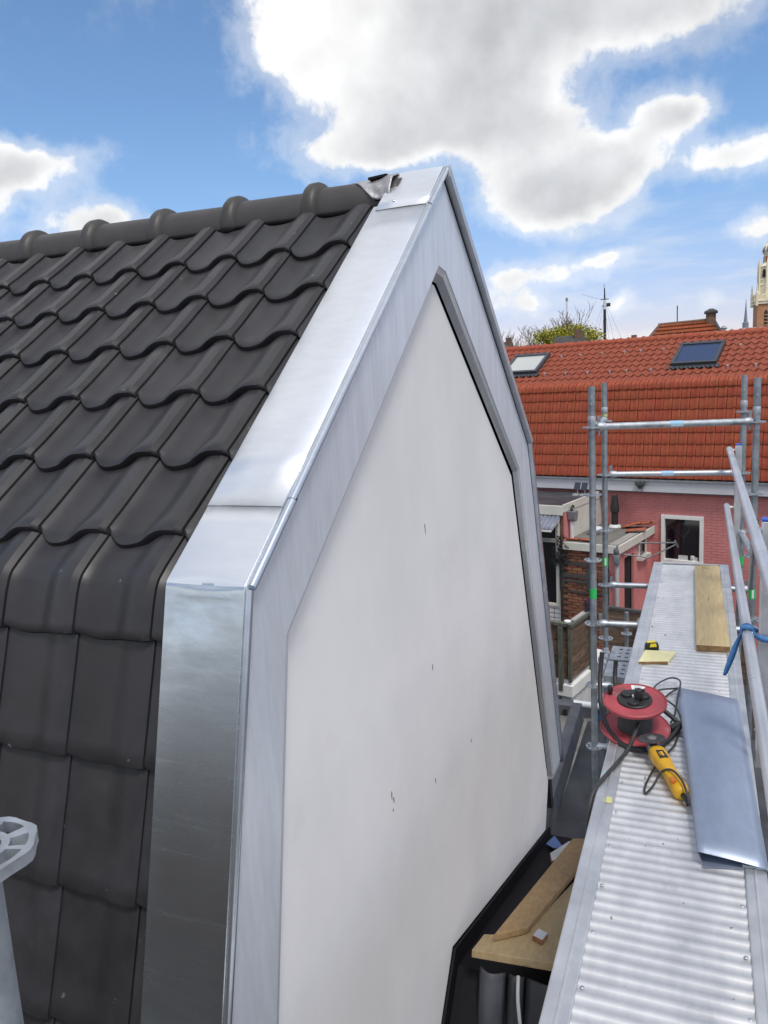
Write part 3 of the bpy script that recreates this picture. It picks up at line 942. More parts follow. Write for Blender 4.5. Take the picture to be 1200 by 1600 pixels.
def mass(name, me, mats, m):
    mb_ = MB()
    co = [v.co.copy() for v in me.vertices]
    fs = [list(p.vertices) for p in me.polygons]
    for mw in mats:
        b = len(mb_.v)
        mb_.v.extend(mw @ p for p in co)
        mb_.f.extend([i + b for i in f] for f in fs)
    return mb_.build(name, m, red, smooth=38, recalc=False)


tag(mass('steep_tiles', r_st, mass_st, M['red_tile']), kind='stuff')
tag(mass('upper_tiles', r_up, mass_up, M['red_tile_mass']), kind='stuff')
# kink tiles
kp = []
bis_h = (mS + mU).normalized()
for d in (0.0, 0.05, 0.10):
    q = kk - tS * (0.125 - d)
    kp.append((V2(q.y, q.z), V2(mS.y, mS.z), V2(tS.y, tS.z), d))
q = kk - bis_h * 0.004
kp.append((V2(q.y, q.z), V2(bis_h.y, bis_h.z), V2(*(tS + tU).normalized()[1:]), 0.125))
for d in (0.03, 0.10, 0.16):
    q = kk + tU * d
    kp.append((V2(q.y, q.z), V2(mU.y, mU.z), V2(tU.y, tU.z), 0.125 + d))
kp = [(p - V2(kk.y, kk.z) + n_ * 0.016, n_, t_, d) for p, n_, t_, d in kp]
r_kink = tile_mesh('kink_tile', RW, kp, 0.026, M['red_tile'], nt=8, tmin=0.045, lobe=0.4, thick=0.012)
mk = []
for c in cols:
    q = hp(0.03 + RW * c, kk.y - .012 * 0, kk.z)
    mk.append(frame(q, hU, hN, V3(0, 0, 1)))
for mw in mk:
    if -3.7 < (mw.translation - hp(0, 0, 0)).dot(hU) < 3.2:
        inst(r_kink, 'kink_tile', red, mw)
# ridge
mb = MB()
prof = [(0, .105), (0.03, .112), (0.05, .100), (0.33, .088), (0.345, .086)]
idx = []
for x, r in prof:
    idx.append([mb.add((x, r * math.sin(a), r * math.cos(a))) for a in [math.radians(-100 + 200 * j / 10) for j in range(11)]])
for a, b in zip(idx, idx[1:]):
    for j in range(10):
        mb.f.append([a[j], a[j + 1], b[j + 1], b[j]])
rm = mb.mesh('ridge_tile', M['red_tile'], Vector((0, 0, 0)), 40)
for k in range(34):
    inst(rm, 'ridge_tile', red, frame(hp(-6.3 + 0.33 * k, rr_.y, rr_.z - 0.035 + rr2.uniform(-.004, .004)), hU, hN, V3(0, 0, 1)))
# shiny roof hooks
for s, v in [(-2.54, 1.51), (-2.04, 1.52), (-1.49, 1.53), (-.94, 1.53), (-.554, 1.535), (-.015, 1.524), (1.649, 1.495), (2.2, 1.5), (-2.64, .642), (-2.1, .62), (-1.54, .595), (-1.0, .59), (-.605, .59), (-.044, .561), (1.577, .556), (2.128, .549)]:
    mb = HB()
    q = kk + tU * v + mU * 0.05
    mb.box((s - .022, q.y - .03, q.z - .01), (s + .022, q.y + .02, q.z + .018))
    mb.box((s - .008, q.y - .02, q.z - .07), (s + .008, q.y + .06, q.z - .006))
    mb.build('roof_hook', M['alu'], red)

# skylights
def skylight(a, b, lo, hi, gl, lab):
    def P(s, v, h):
        q = kk + tU * v + mU * h
        return (s, q.y, q.z)
    def slab(m_, s0, s1, v0, v1, h0, h1):
        m_.prism([P(s0, v0, h0), P(s1, v0, h0), P(s1, v1, h0), P(s0, v1, h0)], rot_l(mU) * (h1 - h0))
    rot_l = lambda v: v
    class L(MB):
        def prism(self, pts, vec):
            n = len(pts)
            A = [self.add(p) for p in pts]
            B = [self.add(Vector(p) + vec) for p in pts]
            self.f.append(A[::-1]); self.f.append(B)
            for k in range(n):
                self.f.append([A[k], A[(k + 1) % n], B[(k + 1) % n], B[k]])
    t = .075
    m_ = L(HX)
    slab(m_, a, b, lo, lo + t, -.01, .10); slab(m_, a, b, hi - t * 1.3, hi, -.01, .105)
    slab(m_, a, a + t, lo + t + .001, hi - t * 1.3 - .001, -.01, .10); slab(m_, b - t, b, lo + t + .001, hi - t * 1.3 - .001, -.01, .10)
    fr = m_.build('skylight', M['frame_grey'], red)
    fr['label'] = lab
    m_ = L(HX)
    slab(m_, a + t + .001, b - t - .001, lo + t + .001, hi - t * 1.3 - .001, 0.05, .075)
    m_.build('pane', gl, fr)
    m_ = L(HX)
    m_ = HB()
    def apron(u_, w_):
        s = a - .06 + (b - a + .14) * u_
        v = lo - .13 + .14 * w_
        h = .035 + .018 * math.sin(s * 2 * PI / .092) * (1 - w_)
        return P(s, v, h)
    m_.grid(apron, 60, 3)
    m_.build('lead_apron', M['frame_grey'], fr, smooth=60)
skylight(*SKY[0], M['glass_blue'], 'skylight with blue reflecting pane near the right end')
skylight(*SKY[1], M['glass_grey'], 'skylight with pale blind behind its pane')

# gutter board, walls
mb = HB()
mb.box((S0, -0.03, -2.700), (S1, 0.12, -2.465)); mb.build('gutter_board', M['fascia'], red)
mb = HB()
mb.box((S0, -0.075, -2.462), (S1, 0.13, -2.432)); mb.build('gutter_rim', M['galv_dull'], red)
mb = HB(); mb.box((S0, -0.022, -2.722), (S1, 0.13, -2.703)); mb.build('gutter_trim', M['dark_grey'], red)
WZ = (0.43, 1.32, -4.30, -3.22)            # window opening s0 s1 z0 z1
mb = HB()
mb.box((S0, 0.16, -6.99), (S1, 0.40, -4.30 - .0))
mb.box((S0, 0.16, -4.299), (WZ[0], 0.40, WZ[3])); mb.box((WZ[1], 0.16, -4.299), (S1, 0.40, WZ[3]))
mb.box((S0, 0.16, WZ[3] + .001), (S1, 0.40, -2.43))
mb.build('wall', M['pink_dark'], red)
mb = HB()
mb.box((S0, 4.2, -6.99), (S1, 4.35, -2.43)); mb.box((S0, .41, -6.99), (S0 + .2, 4.19, -2.43)); mb.box((S1 - .2, .41, -6.99), (S1, 4.19, -2.43))
mb.build('wall', M['pink'], red)
mb = HB()
rowh = 0.0625
for r in range(40):
    z1 = -2.725 - rowh * r
    z0 = z1 - 0.0535
    s = -1.35 + (0.11 if r % 2 else 0)
    while s < 4.4:
        a, b = s, s + 0.208
        cut = []
        if z1 > WZ[2] and z0 < WZ[3] and b > WZ[0] and a < WZ[1]:
            if a < WZ[0]:
                b = WZ[0]
            elif b > WZ[1]:
                a = WZ[1]
            else:
                s += 0.218
                continue
        pr = 0.1525 + rr2.uniform(-.002, .001)
        mb.box((a, pr, z0), (b, 0.170, z1))
        s += 0.218
tag(mb.build('painted_bricks', M['pink'], red), kind='stuff')
# wall window
mb = HB()
t = .085
a, b, z0, z1 = WZ
mb.box((a, .10, z1 - t), (b, .22, z1 - .001)); mb.box((a, .10, z0), (b, .22, z0 + t))
mb.box((a, .10, z0 + t + .001), (a + t * .9, .22, z1 - t - .001)); mb.box((b - t * .9, .10, z0 + t + .001), (b, .22, z1 - t - .001))
win = mb.build('window', M['white'], red, bev=0.006)
mb = HB(); mb.box((a + t, .18, z0 + t), (b - t, .19, z1 - t)); mb.build('pane', M['glass'], win)
mb = HB(); mb.box((a - .04, .04, z0 - .05), (b + .04, .17, z0 - .003)); mb.build('sill', M['pvc_white'], win)
mb = HB(); mb.box((a + .36, .172, z0 + t + .001), (a + .56, .178, z0 + t + .10)); mb.box((a + .62, .172, z0 + t + .001), (a + .77, .178, z0 + t + .08)); mb.lathe([(.03, 0), (.05, .05), (.045, .10), (.01, .11)], 10, Matrix.Translation((a + .66, .172, z0 + t)))
mb.build('things_on_sill', M['dirty_white'], win)

# lamp on the gutter board
fl = thing('floodlight', 'small dark floodlight fixed to the grey white gutter board', 'lamp', hp(0.03, -.06, -2.52))
mb = HB(); mb.box((-.07, -.15, -2.55), (.13, -.045, -2.47)); mb.build('housing', M['dark_grey'], fl, bev=.012)
mb = HB(); mb.prism([(-.04, -.15, -2.552), (.10, -.15, -2.552), (.05, -.12, -2.63), (.01, -.12, -2.63)], (0, .07, 0)); mb.build('sensor_head', M['dark_grey'], fl, bev=.006)
mb = HB(); mb.box((-.02, -.10, -2.69), (.05, -.033, -2.635)); mb.build('bracket', M['pvc'], fl)

# ------------------------------------------------------------------ extension with the black flat roof
exA = thing('flat_roofed_extension', 'tall cream sided extension with black flat roof built against the pink house', 'building', hp(-2.2, -1, -7))
mb = HB(); mb.box((-4.2, -1.98, -2.84), (-0.98, .02, -2.785)); mb.build('roof', M['bitumen_wet'], exA)
mb = HB(); mb.box((-4.25, -2.05, -2.955), (-0.952, -1.985, -2.755)); mb.build('fascia', M['cream'], exA, bev=.006)
mb = HB(); mb.box((-0.975, -1.984, -2.90), (-0.93, .02, -2.735)); mb.build('fascia', M['cream'], exA, bev=.006)
mb = HB(); mb.box((-0.972, -1.6, -3.56), (-0.945, .155, -2.905)); mb.build('side_cladding', M['cream'], exA)
mb = HB(); mb.box((-0.972, -1.96, -3.56), (-0.940, -1.605, -2.905)); mb.build('pink_pilaster', M['pink'], exA)
mb = HB(); mb.box((-4.2, -1.96, -6.99), (-0.98, .15, -2.845)); mb.build('wall', M['far_brick'], exA)
# front window and door unit
mb = HB()
fx = -1.965
for (a, b, z0, z1) in [(-1.95, -1.045, -3.47, -3.10), (-1.95, -1.045, -4.88, -3.55)]:
    mb.box((a, -2.02, z0 - .07), (b, fx, z0)); mb.box((a, -2.02, z1), (b, fx, z1 + .07))
    mb.box((a, -2.02, z0 + .001), (a + .07, fx, z1 - .001)); mb.box((b - .075, -2.02, z0 + .001), (b, fx, z1 - .001))
fw = mb.build('window', M['cream'], exA, bev=.005)
mb = HB(); mb.box((-1.88, -1.995, -3.469), (-1.12, -1.985, -3.101)); mb.box((-1.88, -1.995, -4.879), (-1.12, -1.985, -3.551)); mb.build('pane', M['glass'], fw)
mb = HB(); mb.box((-1.95, -2.0, -5.5), (-1.045, -1.966, -4.96)); mb.build('door_panel', M['dirty_white'], exA)
mb = HB()
for k in range(7):
    mb.box((-1.90 + .12 * k, -2.006, -5.5), (-1.894 + .12 * k, -2.0005, -4.97))
for k in range(5):
    mb.box((-1.95, -2.0065, -5.0 - .1 * k), (-1.05, -2.0008, -4.994 - .1 * k))
mb.build('wire_rack', M['dark_grey'], exA)
# hopper and downpipe
hop = thing('rain_hopper', 'grey rain hopper with white downpipe on the corner of the cream extension', 'downpipe', hp(-.88, -1.7, -3.5))
mb = HB(); mb.prism([(-.93, -1.85, -2.90), (-.93, -1.62, -2.90), (-.93, -1.65, -3.06), (-.93, -1.70, -3.12), (-.93, -1.78, -3.12), (-.93, -1.82, -3.06)], (.16, 0, 0)); mb.build('hopper', M['galv_dull'], hop, bev=.008)
mb = HB(); mb.tube([(-.87, -1.74, -3.12), (-.87, -1.74, -3.49)], .045, 12); mb.build('pipe', M['pvc_white'], hop, smooth=50)
mb = HB(); mb.tube(spline([(-.86, -1.78, -2.91), (-.86, -1.76, -2.84), (-.86, -1.70, -2.80), (-.87, -1.64, -2.83)], 4), .028, 8); mb.build('elbow', M['tool_black'], hop, smooth=50)
# awning
aw = thing('corrugated_awning', 'slate blue corrugated awning on white bars over the extension window', 'awning', hp(-1.5, -2.3, -3.1))
mb = HB(); mb.grid(lambda a, b: (-2.6 + 1.62 * a, -2.06 - .45 * b, -2.97 - .20 * b + .012 * math.sin(a * 2 * PI * 18)), 108, 2); mb.build('sheet', M['slate_blue'], aw, smooth=60, solid=.004)
mb = HB()
mb.beam((-2.6, -2.50, -3.20), (-1.0, -2.50, -3.20), .04, .04); mb.beam((-1.02, -2.5, -3.205), (-1.02, -2.06, -3.03), .035, .035)
mb.build('bars', M['white'], aw)
# two solar lamps on the roof edge
for k, s in enumerate((-1.30, -1.13)):
    so = thing('solar_lamp', ['left', 'right'][k] + ' of two small solar panels tilted on the black flat roof', 'solar panel', hp(s, -.4, -2.785), 'solar panels on the flat roof')
    mb = HB(); mb.prism([(s - .075, -.42, -2.66), (s + .065, -.42, -2.66), (s + .075, -.36, -2.50), (s - .06, -.36, -2.50)], (0, .02, 0)); mb.build('panel', M['solar'], so)
    mb = HB(); mb.tube([(s, -.37, -2.62), (s, -.36, -2.785)], .012, 6); mb.box((s - .07, -.50, -2.785), (s + .05, -.36, -2.75)); mb.build('stand', M['pvc'], so)

# ------------------------------------------------------------------ low brick and pink extension
exB = thing('brick_extension', 'low brick fronted extension with grey flat roof and pink side wall with dark doorway', 'building', hp(-.4, -1, -7))
mb = HB(); mb.box((-.97, -2.04, -3.56), (.235, .150, -3.515)); mb.build('roof', M['gravel'], exB)
mb = HB(); mb.box((-.93, -2.10, -3.66), (.20, -2.045, -3.50)); mb.build('fascia', M['cream'], exB, bev=.006)
mb = HB(); mb.box((.238, -2.10, -3.66), (.285, .148, -3.49)); mb.build('fascia', M['cream'], exB, bev=.006)
mb = HB(); mb.box((.02, -2.0, -3.5145), (.20, -.6, -3.495)); mb.build('roof_walkway', M['plaster'], exB)
mb = HB()
mb.box((-.97, -1.99, -6.99), (.15, -1.80, -3.565))
mb.build('mortar_wall', M['mortar'], exB)
DO = (-1.62, -1.04, -5.6, -3.85)
mb = HB()
mb.box((.16, -1.995, -6.99), (.21, DO[0], -3.662)); mb.box((.16, DO[1], -6.99), (.21, .150, -3.662)); mb.box((.16, DO[0] + .001, DO[3]), (.21, DO[1] - .001, -3.662))
mb.build('side_wall', M['pink'], exB)
mb = HB(); mb.box((.04, -2.03, -6.99), (.158, -1.992, -3.662)); mb.build('corner_pilaster', M['pink'], exB)
mb = HB(); mb.box((.10, DO[0] - .01, -6.9), (.14, DO[1] + .01, -3.8)); mb.build('door', M['underlay'], exB)
# bricks one by one
bm_ = []
for k in range(4):
    q = MB()
    q.box((-.104 + .004 * (k % 2), -.02 - .002 * k, -.026), (.104 - .003 * (k // 2), .02, .026))
    bm_.append(q.mesh('brick', M['brick'], Vector((0, 0, 0))))
nbk = 0
for r in range(34):
    z = -3.70 - .0628 * r
    s = -.86 + (.11 if r % 2 else 0)
    while s < .0:
        if nbk < 300:
            inst(bm_[rr2.randrange(4)], 'brick', exB, frame(hp(s, -2.0 + rr2.uniform(-.006, .003), z), hU, hN, V3(0, 0, 1)))
            nbk += 1
        s += .2195
# dark stained stripes on the old brick wall, built as raised bands
mb = HB()
for (a, b, z, h) in [(-1.04, -.36, -3.99, .07), (-1.0, -.2, -4.26, .08), (-.9, -.42, -4.36, .05), (-.80, -.1, -4.58, .04)]:
    mb.box((a, -2.045, z), (b, -2.026, z + h))
mb.box((-.45, -2.040, -4.52), (-.37, -2.0255, -4.02)); mb.box((-1.0, -2.040, -4.5), (-.93, -2.0255, -4.0))
mb.build('stain_band', M['far_dark'], exB)
# side window
mb = HB(); mb.box((.211, -.78, -4.0), (.235, -.70, -3.60)); mb.box((.211, -.34, -4.0), (.235, -.27, -3.60)); mb.box((.211, -.699, -3.66), (.235, -.341, -3.60)); mb.box((.205, -.86, -4.07), (.33, -.24, -4.005))
sw = mb.build('window', M['cream'], exB)
mb = HB(); mb.box((.2115, -.70, -4.0), (.222, -.34, -3.66)); mb.build('pane', M['glass'], sw)
# downpipe with hopper
dp = thing('downpipe', 'grey plastic downpipe at the corner between brick and pink walls', 'downpipe', hp(.26, -2.1, -7))
mb = HB(); mb.tube([(.235, -2.12, -3.85), (.235, -2.12, -6.99)], .042, 12); mb.build('pipe', M['pvc'], dp, smooth=50)
mb = HB(); mb.lathe([(.055, -3.86), (.062, -3.84), (.070, -3.74), (.066, -3.66)], 14, Matrix.Translation((.235, -2.16, 0))); mb.build('hopper', M['galv_dull'], dp, smooth=40)
mb = HB(); mb.tube(spline([(.235, -2.12, -3.68), (.23, -2.14, -3.61), (.2, -2.08, -3.585), (.17, -2.05, -3.58)], 4), .048, 10); mb.build('elbow', M['dark_grey'], dp, smooth=50)
mb = HB()
for z in (-4.3, -4.9):
    mb.lathe([(.048, z), (.048, z + .02)], 12, Matrix.Translation((.235, -2.12, 0)))
mb.build('pipe_clip', M['dark_grey'], dp)
# roof vent
ve = thing('flue_pipe', 'black flue pipe with stepped cowl on the grey flat roof', 'chimney', hp(-.50, -.12, -3.515))
mb = HB(); mb.lathe([(.075, -3.51), (.075, -3.18), (.098, -3.16), (.100, -3.05), (.080, -2.98), (.068, -2.86), (.060, -2.80), (.045, -2.79)], 16, Matrix.Translation((-.52, -.14, 0))); mb.build('cowl', M['tool_black'], ve, smooth=35)
mb = HB(); mb.lathe([(.14, -3.514), (.12, -3.47), (.082, -3.455)], 16, Matrix.Translation((-.52, -.14, 0)), close=False); mb.build('collar', M['pvc_white'], ve, smooth=50)
do = thing('roof_dome', 'small pale round vent dome on the grey flat roof', 'vent', hp(-.72, -.75, -3.515))
mb = HB(); mb.lathe([(.13, -3.514), (.13, -3.49), (.11, -3.455), (.06, -3.435), (.01, -3.43)], 18, Matrix.Translation((-.74, -.62, 0))); mb.build('dome', M['pvc_white'], do, smooth=50)
mb = HB(); mb.lathe([(.15, -3.514), (.15, -3.50), (.10, -3.495)], 18, Matrix.Translation((-.66, -1.05, 0))); mb.build('vent_ring', M['dark_grey'], do, smooth=50)
# loose tiles lying on the roof
lt = [(-.13, -.15, -3.44, .30, 12), (.10, -.06, -3.42, .2, -8), (.12, -.62, -3.45, .1, 20), (-.80, -1.80, -3.49, .0, 4), (-.52, -1.82, -3.49, .0, -3)]
names = ['loose orange roof tile leaning by the flue on the flat roof', 'loose orange roof tile at the corner of flat roof and pink wall', 'orange roof tile lying on the roof walkway edge', 'broken tile on the front edge of the flat roof, left one', 'broken tile on the front edge of the flat roof, right one']
for (s, n_, z, tl, rz), lab in zip(lt, names):
    mb = MB()
    big = 1.0 if 'broken' not in lab else .6
    mb.grid(lambda a, b: ((a - .5) * .42 * big, (b - .5) * .26 * big, .03 * math.sin(b * 2 * PI) * big + .012), 4, 8)
    xf = frame(hp(s, n_, z), hU, hN, V3(0, 0, 1)) @ Matrix.Rotation(math.radians(rz), 4, 'Z') @ Matrix.Rotation(-tl, 4, 'Y')
    mb.v = [xf @ p for p in mb.v]
    tag(mb.build('loose_roof_tile', M['loose_tile'], smooth=50, solid=.014), lab, 'roof tile', 'loose tiles on the flat roof')
# drying rack bracket on the pink side wall
mb = HB()
mb.tube([(.21, -1.80, -3.72), (.62, -1.35, -3.86)], .016, 8); mb.tube([(.62, -1.35, -3.86), (.80, -.05, -3.83)], .016, 8)
mb.tube([(.22, -.95, -3.66), (.80, -.10, -3.78)], .016, 8); mb.tube([(.80, -.12, -3.74), (.83, .0, -3.90)], .02, 8)
tag(mb.build('wall_bracket', M['galv_dull'], smooth=50), 'grey steel triangular bracket sticking out of the pink side wall', 'bracket')
# lantern by the corner
mb = HB(); mb.lathe([(.015, -4.24), (.05, -4.19), (.055, -4.10), (.03, -4.02), (.008, -4.0)], 12, Matrix.Translation((-.01, -2.10, 0)))
tag(mb.build('outdoor_lamp', M['cream'], smooth=50), 'small cream outdoor lamp on the brick corner beside the downpipe', 'lamp')
# dark climbing stems at the corner
mb = HB()
r3 = random.Random(5)
for k in range(46):
    s, z = r3.gauss(-.98, .07), r3.uniform(-4.0, -3.42)
    p = [(s, -2.1 + r3.uniform(-.05, .02), z)]
    for j in range(4):
        p.append((p[-1][0] + r3.uniform(-.07, .07), p[-1][1] + r3.uniform(-.03, .03), p[-1][2] + r3.uniform(-.09, .09)))
    mb.tube(p, r3.uniform(.005, .012), 5)
mb.tube([(-.98, -2.08, -3.5), (-.98, -2.08, -5.6)], .02, 6)
tag(mb.build('dry_climber', M['ivy']), 'dark bare climbing plant clinging to the brick corner', 'plant')

# ------------------------------------------------------------------ terrace with wooden screen
def TX(s, n_, z):
    return V3(-1.71, 10.78, 0) + hU * s + hN * n_ + V3(0, 0, z)
TM = frame((-1.71, 10.78, 0), hU, hN, V3(0, 0, 1))
scn = thing('wooden_screen', 'weathered brown board screen round the roof terrace below the brick extension', 'fence', TX(-.4, .2, -4.5))
for i in range(7):
    z = -4.44 + .118 * i
    mb = MB(TM); mb.box((-1.5, -.004 * (i % 2), z), (-.0205, .02, z + .112)); mb.build('board', M['old_wood'], scn)
    mb = MB(TM); mb.box((-.02 + .003 * (i % 2), .0205, z), (.0, .80, z + .112)); mb.build('board', M['old_wood'], scn)
mb = MB(TM); mb.beam((-1.5, .005, -3.60), (-.02, .005, -3.60), .09, .045); mb.build('rail', M['post_wood'], scn)
mb = MB(TM); mb.beam((-.01, -.04, -3.601), (-.01, .80, -3.601), .09, .045); mb.build('rail', M['post_wood'], scn)
for s, n_ in ((-.14, -.04), (-1.0, -.04)):
    mb = MB(TM); mb.beam((s, n_, -4.6), (s, n_, -3.63), .065, .06, (0, 1, 0)); mb.build('post', M['post_wood'], scn)
mb = MB(TM); mb.beam((.035, .70, -4.55), (.035, .70, -3.52), .06, .06, (0, 1, 0)); mb.build('post', M['post_wood'], scn)
mb = MB(TM); mb.beam((-.012, -.012, -4.47), (-.012, -.012, -3.63), .045, .045, (0, 1, 0)); mb.build('post', M['post_wood'], scn)
mb = MB(TM); mb.box((-.05, .10, -3.574), (.02, .60, -3.55)); mb.build('cover_sheet', M['plaster'], scn)
mb = MB(TM); mb.box((.0, .52, -3.56), (.02, .76, -3.36))
tag(mb.build('solar_lamp', M['solar']), 'dark little solar lamp clipped to the corner of the wooden screen', 'solar lamp')
mb = MB(TM); mb.lathe([(.05, -3.573), (.05, -3.555), (.02, -3.545)], 12, Matrix.Translation((-.07, .05, 0)))
tag(mb.build('deck_light', M['nylon']), 'tiny white round lamp on the rail of the wooden screen', 'lamp')
ter = thing('roof_terrace', 'terrace base with white edge board above a grey daubed wall', 'building', TX(-1, .5, -7))
mb = MB(TM); mb.box((-2.2, -.06, -4.68), (.04, 1.6, -4.505)); mb.build('edge_board', M['white'], ter, bev=.006)
mb = MB(TM); mb.box((-2.2, -.02, -6.99), (.0, 1.6, -4.685)); wl = mb.build('wall', M['dirty_white'], ter)
# painted letter A and scrawl on the wall
mb = MB(TM)
for p, q in (((-.21, -4.80), (-.165, -4.715)), ((-.165, -4.715), (-.115, -4.80)), ((-.19, -4.765), (-.135, -4.765)), ((-.075, -4.83), (-.045, -4.78)), ((-.045, -4.78), (-.02, -4.82)), ((-.30, -4.84), (-.24, -4.81))):
    mb.beam((p[0], -.0215, p[1]), (q[0], -.0215, q[1]), .017, .002, (0, 1, 0))
mb.build('painted_letter', M['underlay'], wl)
# garden fence below the brick extension
gf = thing('garden_fence', 'dark brown garden fence of horizontal boards beyond the scaffold', 'fence', (-.7, 12.0, -7))
FM = frame((-1.45, 12.3, 0), hU, hN, V3(0, 0, 1))
for i in range(9):
    mb = MB(FM); mb.box((0, -.005 * (i % 2), -5.05 + .14 * i), (2.2, .02, -5.05 + .14 * i + .133)); mb.build('board', M['old_wood'], gf)
mb = MB(FM); mb.beam((0, .01, -3.76), (2.2, .01, -3.76), .08, .04); mb.build('rail', M['far_dark'], gf)
for s in (.1, 1.1, 2.1):
    mb = MB(FM); mb.beam((s, .05, -6.99), (s, .05, -3.79), .07, .07, (0, 1, 0)); mb.build('post', M['post_wood'], gf)
mb = MB()
r4 = random.Random(2)
mb.grid(lambda a, b: (-.95 + .55 * a, 12.0 + .2 * b, -3.98 + .26 * math.sin(PI * a) ** .6 * b + .03 * math.sin(a * 17 + b * 5)), 14, 6)
tag(mb.build('grey_tarpaulin', M['plaster'], smooth=60, solid=.01), 'crumpled grey tarpaulin humped over the dark garden fence', 'tarpaulin')
mb = MB(); mb.box((-1.0, 7.72, -3.58), (-.84, 7.76, -3.36))
tag(mb.build('blue_sheet', M['blue_sheet']), 'small blue board standing behind the red cable reel', 'board')

# ------------------------------------------------------------------ scaffold
TR = 0.0232


def rosette_mesh(m):
    mb_ = MB()
    bands = [0.0245, 0.0335, 0.0525, 0.061]
    n = 40
    top, bot = 0.0045, -0.0045
    solid = [[True] * n, [(j % 5) in (0,) or (j % 10 == 4) for j in range(n)], [True] * n]
    def vv(b, j, z):
        a = 2 * PI * j / n
        r = bands[b] * (1 + (0.03 * math.cos(8 * a) if b == 3 else 0))
        return (r * math.cos(a), r * math.sin(a), z)
    for b in range(3):
        for j in range(n):
            if not solid[b][j]:
                continue
            mb_.poly([vv(b, j, top), vv(b + 1, j, top), vv(b + 1, j + 1, top), vv(b, j + 1, top)])
            mb_.poly([vv(b, j, bot), vv(b, j + 1, bot), vv(b + 1, j + 1, bot), vv(b + 1, j, bot)])
            def open_(bb, jj):
                return bb < 0 or bb > 2 or not solid[bb][jj % n]
            if open_(b + 1, j):
                mb_.poly([vv(b + 1, j, top), vv(b + 1, j, bot), vv(b + 1, j + 1, bot), vv(b + 1, j + 1, top)])
            if open_(b - 1, j):
                mb_.poly([vv(b, j, top), vv(b, j + 1, top), vv(b, j + 1, bot), vv(b, j, bot)])
            if open_(b, j + 1):
                mb_.poly([vv(b, j + 1, top), vv(b + 1, j + 1, top), vv(b + 1, j + 1, bot), vv(b, j + 1, bot)])
            if open_(b, j - 1):
                mb_.poly([vv(b, j, top), vv(b, j, bot), vv(b + 1, j, bot), vv(b + 1, j, top)])
    return mb_.mesh('rosette', m, Vector((0, 0, 0)), None, recalc=False)


ROS = rosette_mesh(M['galv'])
sca = thing('scaffold', 'galvanised ring lock scaffold bay of four posts round the far end of the aluminium walkway', 'scaffold', (-.2, 6.1, -7))


def standard(x, y, ztop, ros, parent, zbot=-6.99, sleeve=True):
    mb_ = MB()
    mb_.tube([(x, y, zbot), (x, y, ztop)], TR, 16)
    st = mb_.build('standard', M['galv_dull'], parent, smooth=50)
    if sleeve:
        mb_ = MB()
        zs = ztop - 0.24
        mb_.lathe([(TR + .0005, zs - .02), (TR + .004, zs), (TR + .004, zs + .03), (TR + .0005, zs + .04)], 16, Matrix.Translation((x, y, 0)), close=False)
        for zz in (ztop - .12,):
            mb_.lathe([(.006, 0), (.006, .004), (.002, .005)], 8, Matrix.Translation((x, y - TR - .001, zz)) @ Matrix.Rotation(PI / 2, 4, 'X'))
        mb_.build('spigot', M['galv'], st, smooth=50)
    for z in ros:
        inst(ROS, 'rosette', st, Matrix.Translation((x, y, z)) @ Matrix.Rotation(random.uniform(-.1, .1) + .2, 4, 'Z'))
    return st


P1, P2, P3, P4 = V3(-.703, 5.45, 0), V3(-.752, 6.62, 0), V3(.355, 6.06, 0), V3(.307, 6.85, 0)
s1 = standard(P1.x, P1.y, -.111, [-.389, -.858, -1.326, -1.794, -2.26, -2.74], sca)
s2 = standard(P2.x, P2.y, -.108, [-.423, -.873, -1.35, -1.827, -2.305, -2.78], sca)
s3 = standard(P3.x, P3.y, -.115, [-.424, -.938, -1.40, -1.88], sca)
s4 = standard(P4.x, P4.y, -.105, [-.394, -.892, -1.376, -1.85], sca)
s5 = standard(-.785, 9.0, -2.80, [-3.06], sca, sleeve=False)


def ledger(a, b, za, zb, sticker=None, r=TR):
    a, b = V3(a.x, a.y, za), V3(b.x, b.y, zb)
    t = (b - a).normalized()
    mb_ = MB()
    mb_.tube([a + t * .085, b - t * .085], r, 16)
    lg = mb_.build('ledger', M['galv'], sca, smooth=50)
    for p, s_ in ((a, 1), (b, -1)):
        d = t * s_
        mb_ = MB()
        # cast head embracing the rosette
        mb_.tube([p + d * .032, p + d * .045, p + d * .07, p + d * .10], [.020, .030, .031, .025], 12)
        mb_.build('wedge_head', M['galv'], lg, smooth=40, bev=.003)
        mb_ = MB()
        q = p + d * .048
        side = d.cross(V3(0, 0, 1))
        mb_.prism([q + V3(0, 0, .075) - d * .012, q + V3(0, 0, .075) + d * .014, q + V3(0, 0, -.06) + d * .008, q + V3(0, 0, -.06) - d * .003], side * .006)
        mb_.build('wedge', M['galv_dull'], lg)
    if sticker is not None:
        c_ = a.lerp(b, sticker)
        mb_ = MB(); mb_.tube([c_ - t * .048, c_ + t * .048], r + .0008, 16, caps=False); mb_.build('sticker', M['sticker_blue'], lg, smooth=50)
        mb_ = MB()
        side = t.cross(V3(0, 0, 1))
        side = side if side.y < 0 else -side
        for j in range(3):
            an = [math.radians(q) for q in (-10 - 10 * j, -20 - 10 * j)]
            pts = []
            for an_, tt in ((an[0], -.046), (an[0], .046), (an[1], .046), (an[1], -.046)):
                pts.append(c_ + t * tt + (side * math.cos(an_) + V3(0, 0, 1) * math.sin(an_)) * (r + .0016))
            mb_.poly(pts)
        mb_.build('sticker_print', M['sticker_white'], lg, recalc=False)
    return lg


ledger(P1, P3, -.385, -.420, .50)
ledger(P2, P4, -.869, -.888, .46)
ledger(P2, V3(.40, 6.75, 0), -1.825, -1.84)
ledger(P1, V3(.40, 5.62, 0), -1.792, -1.82)
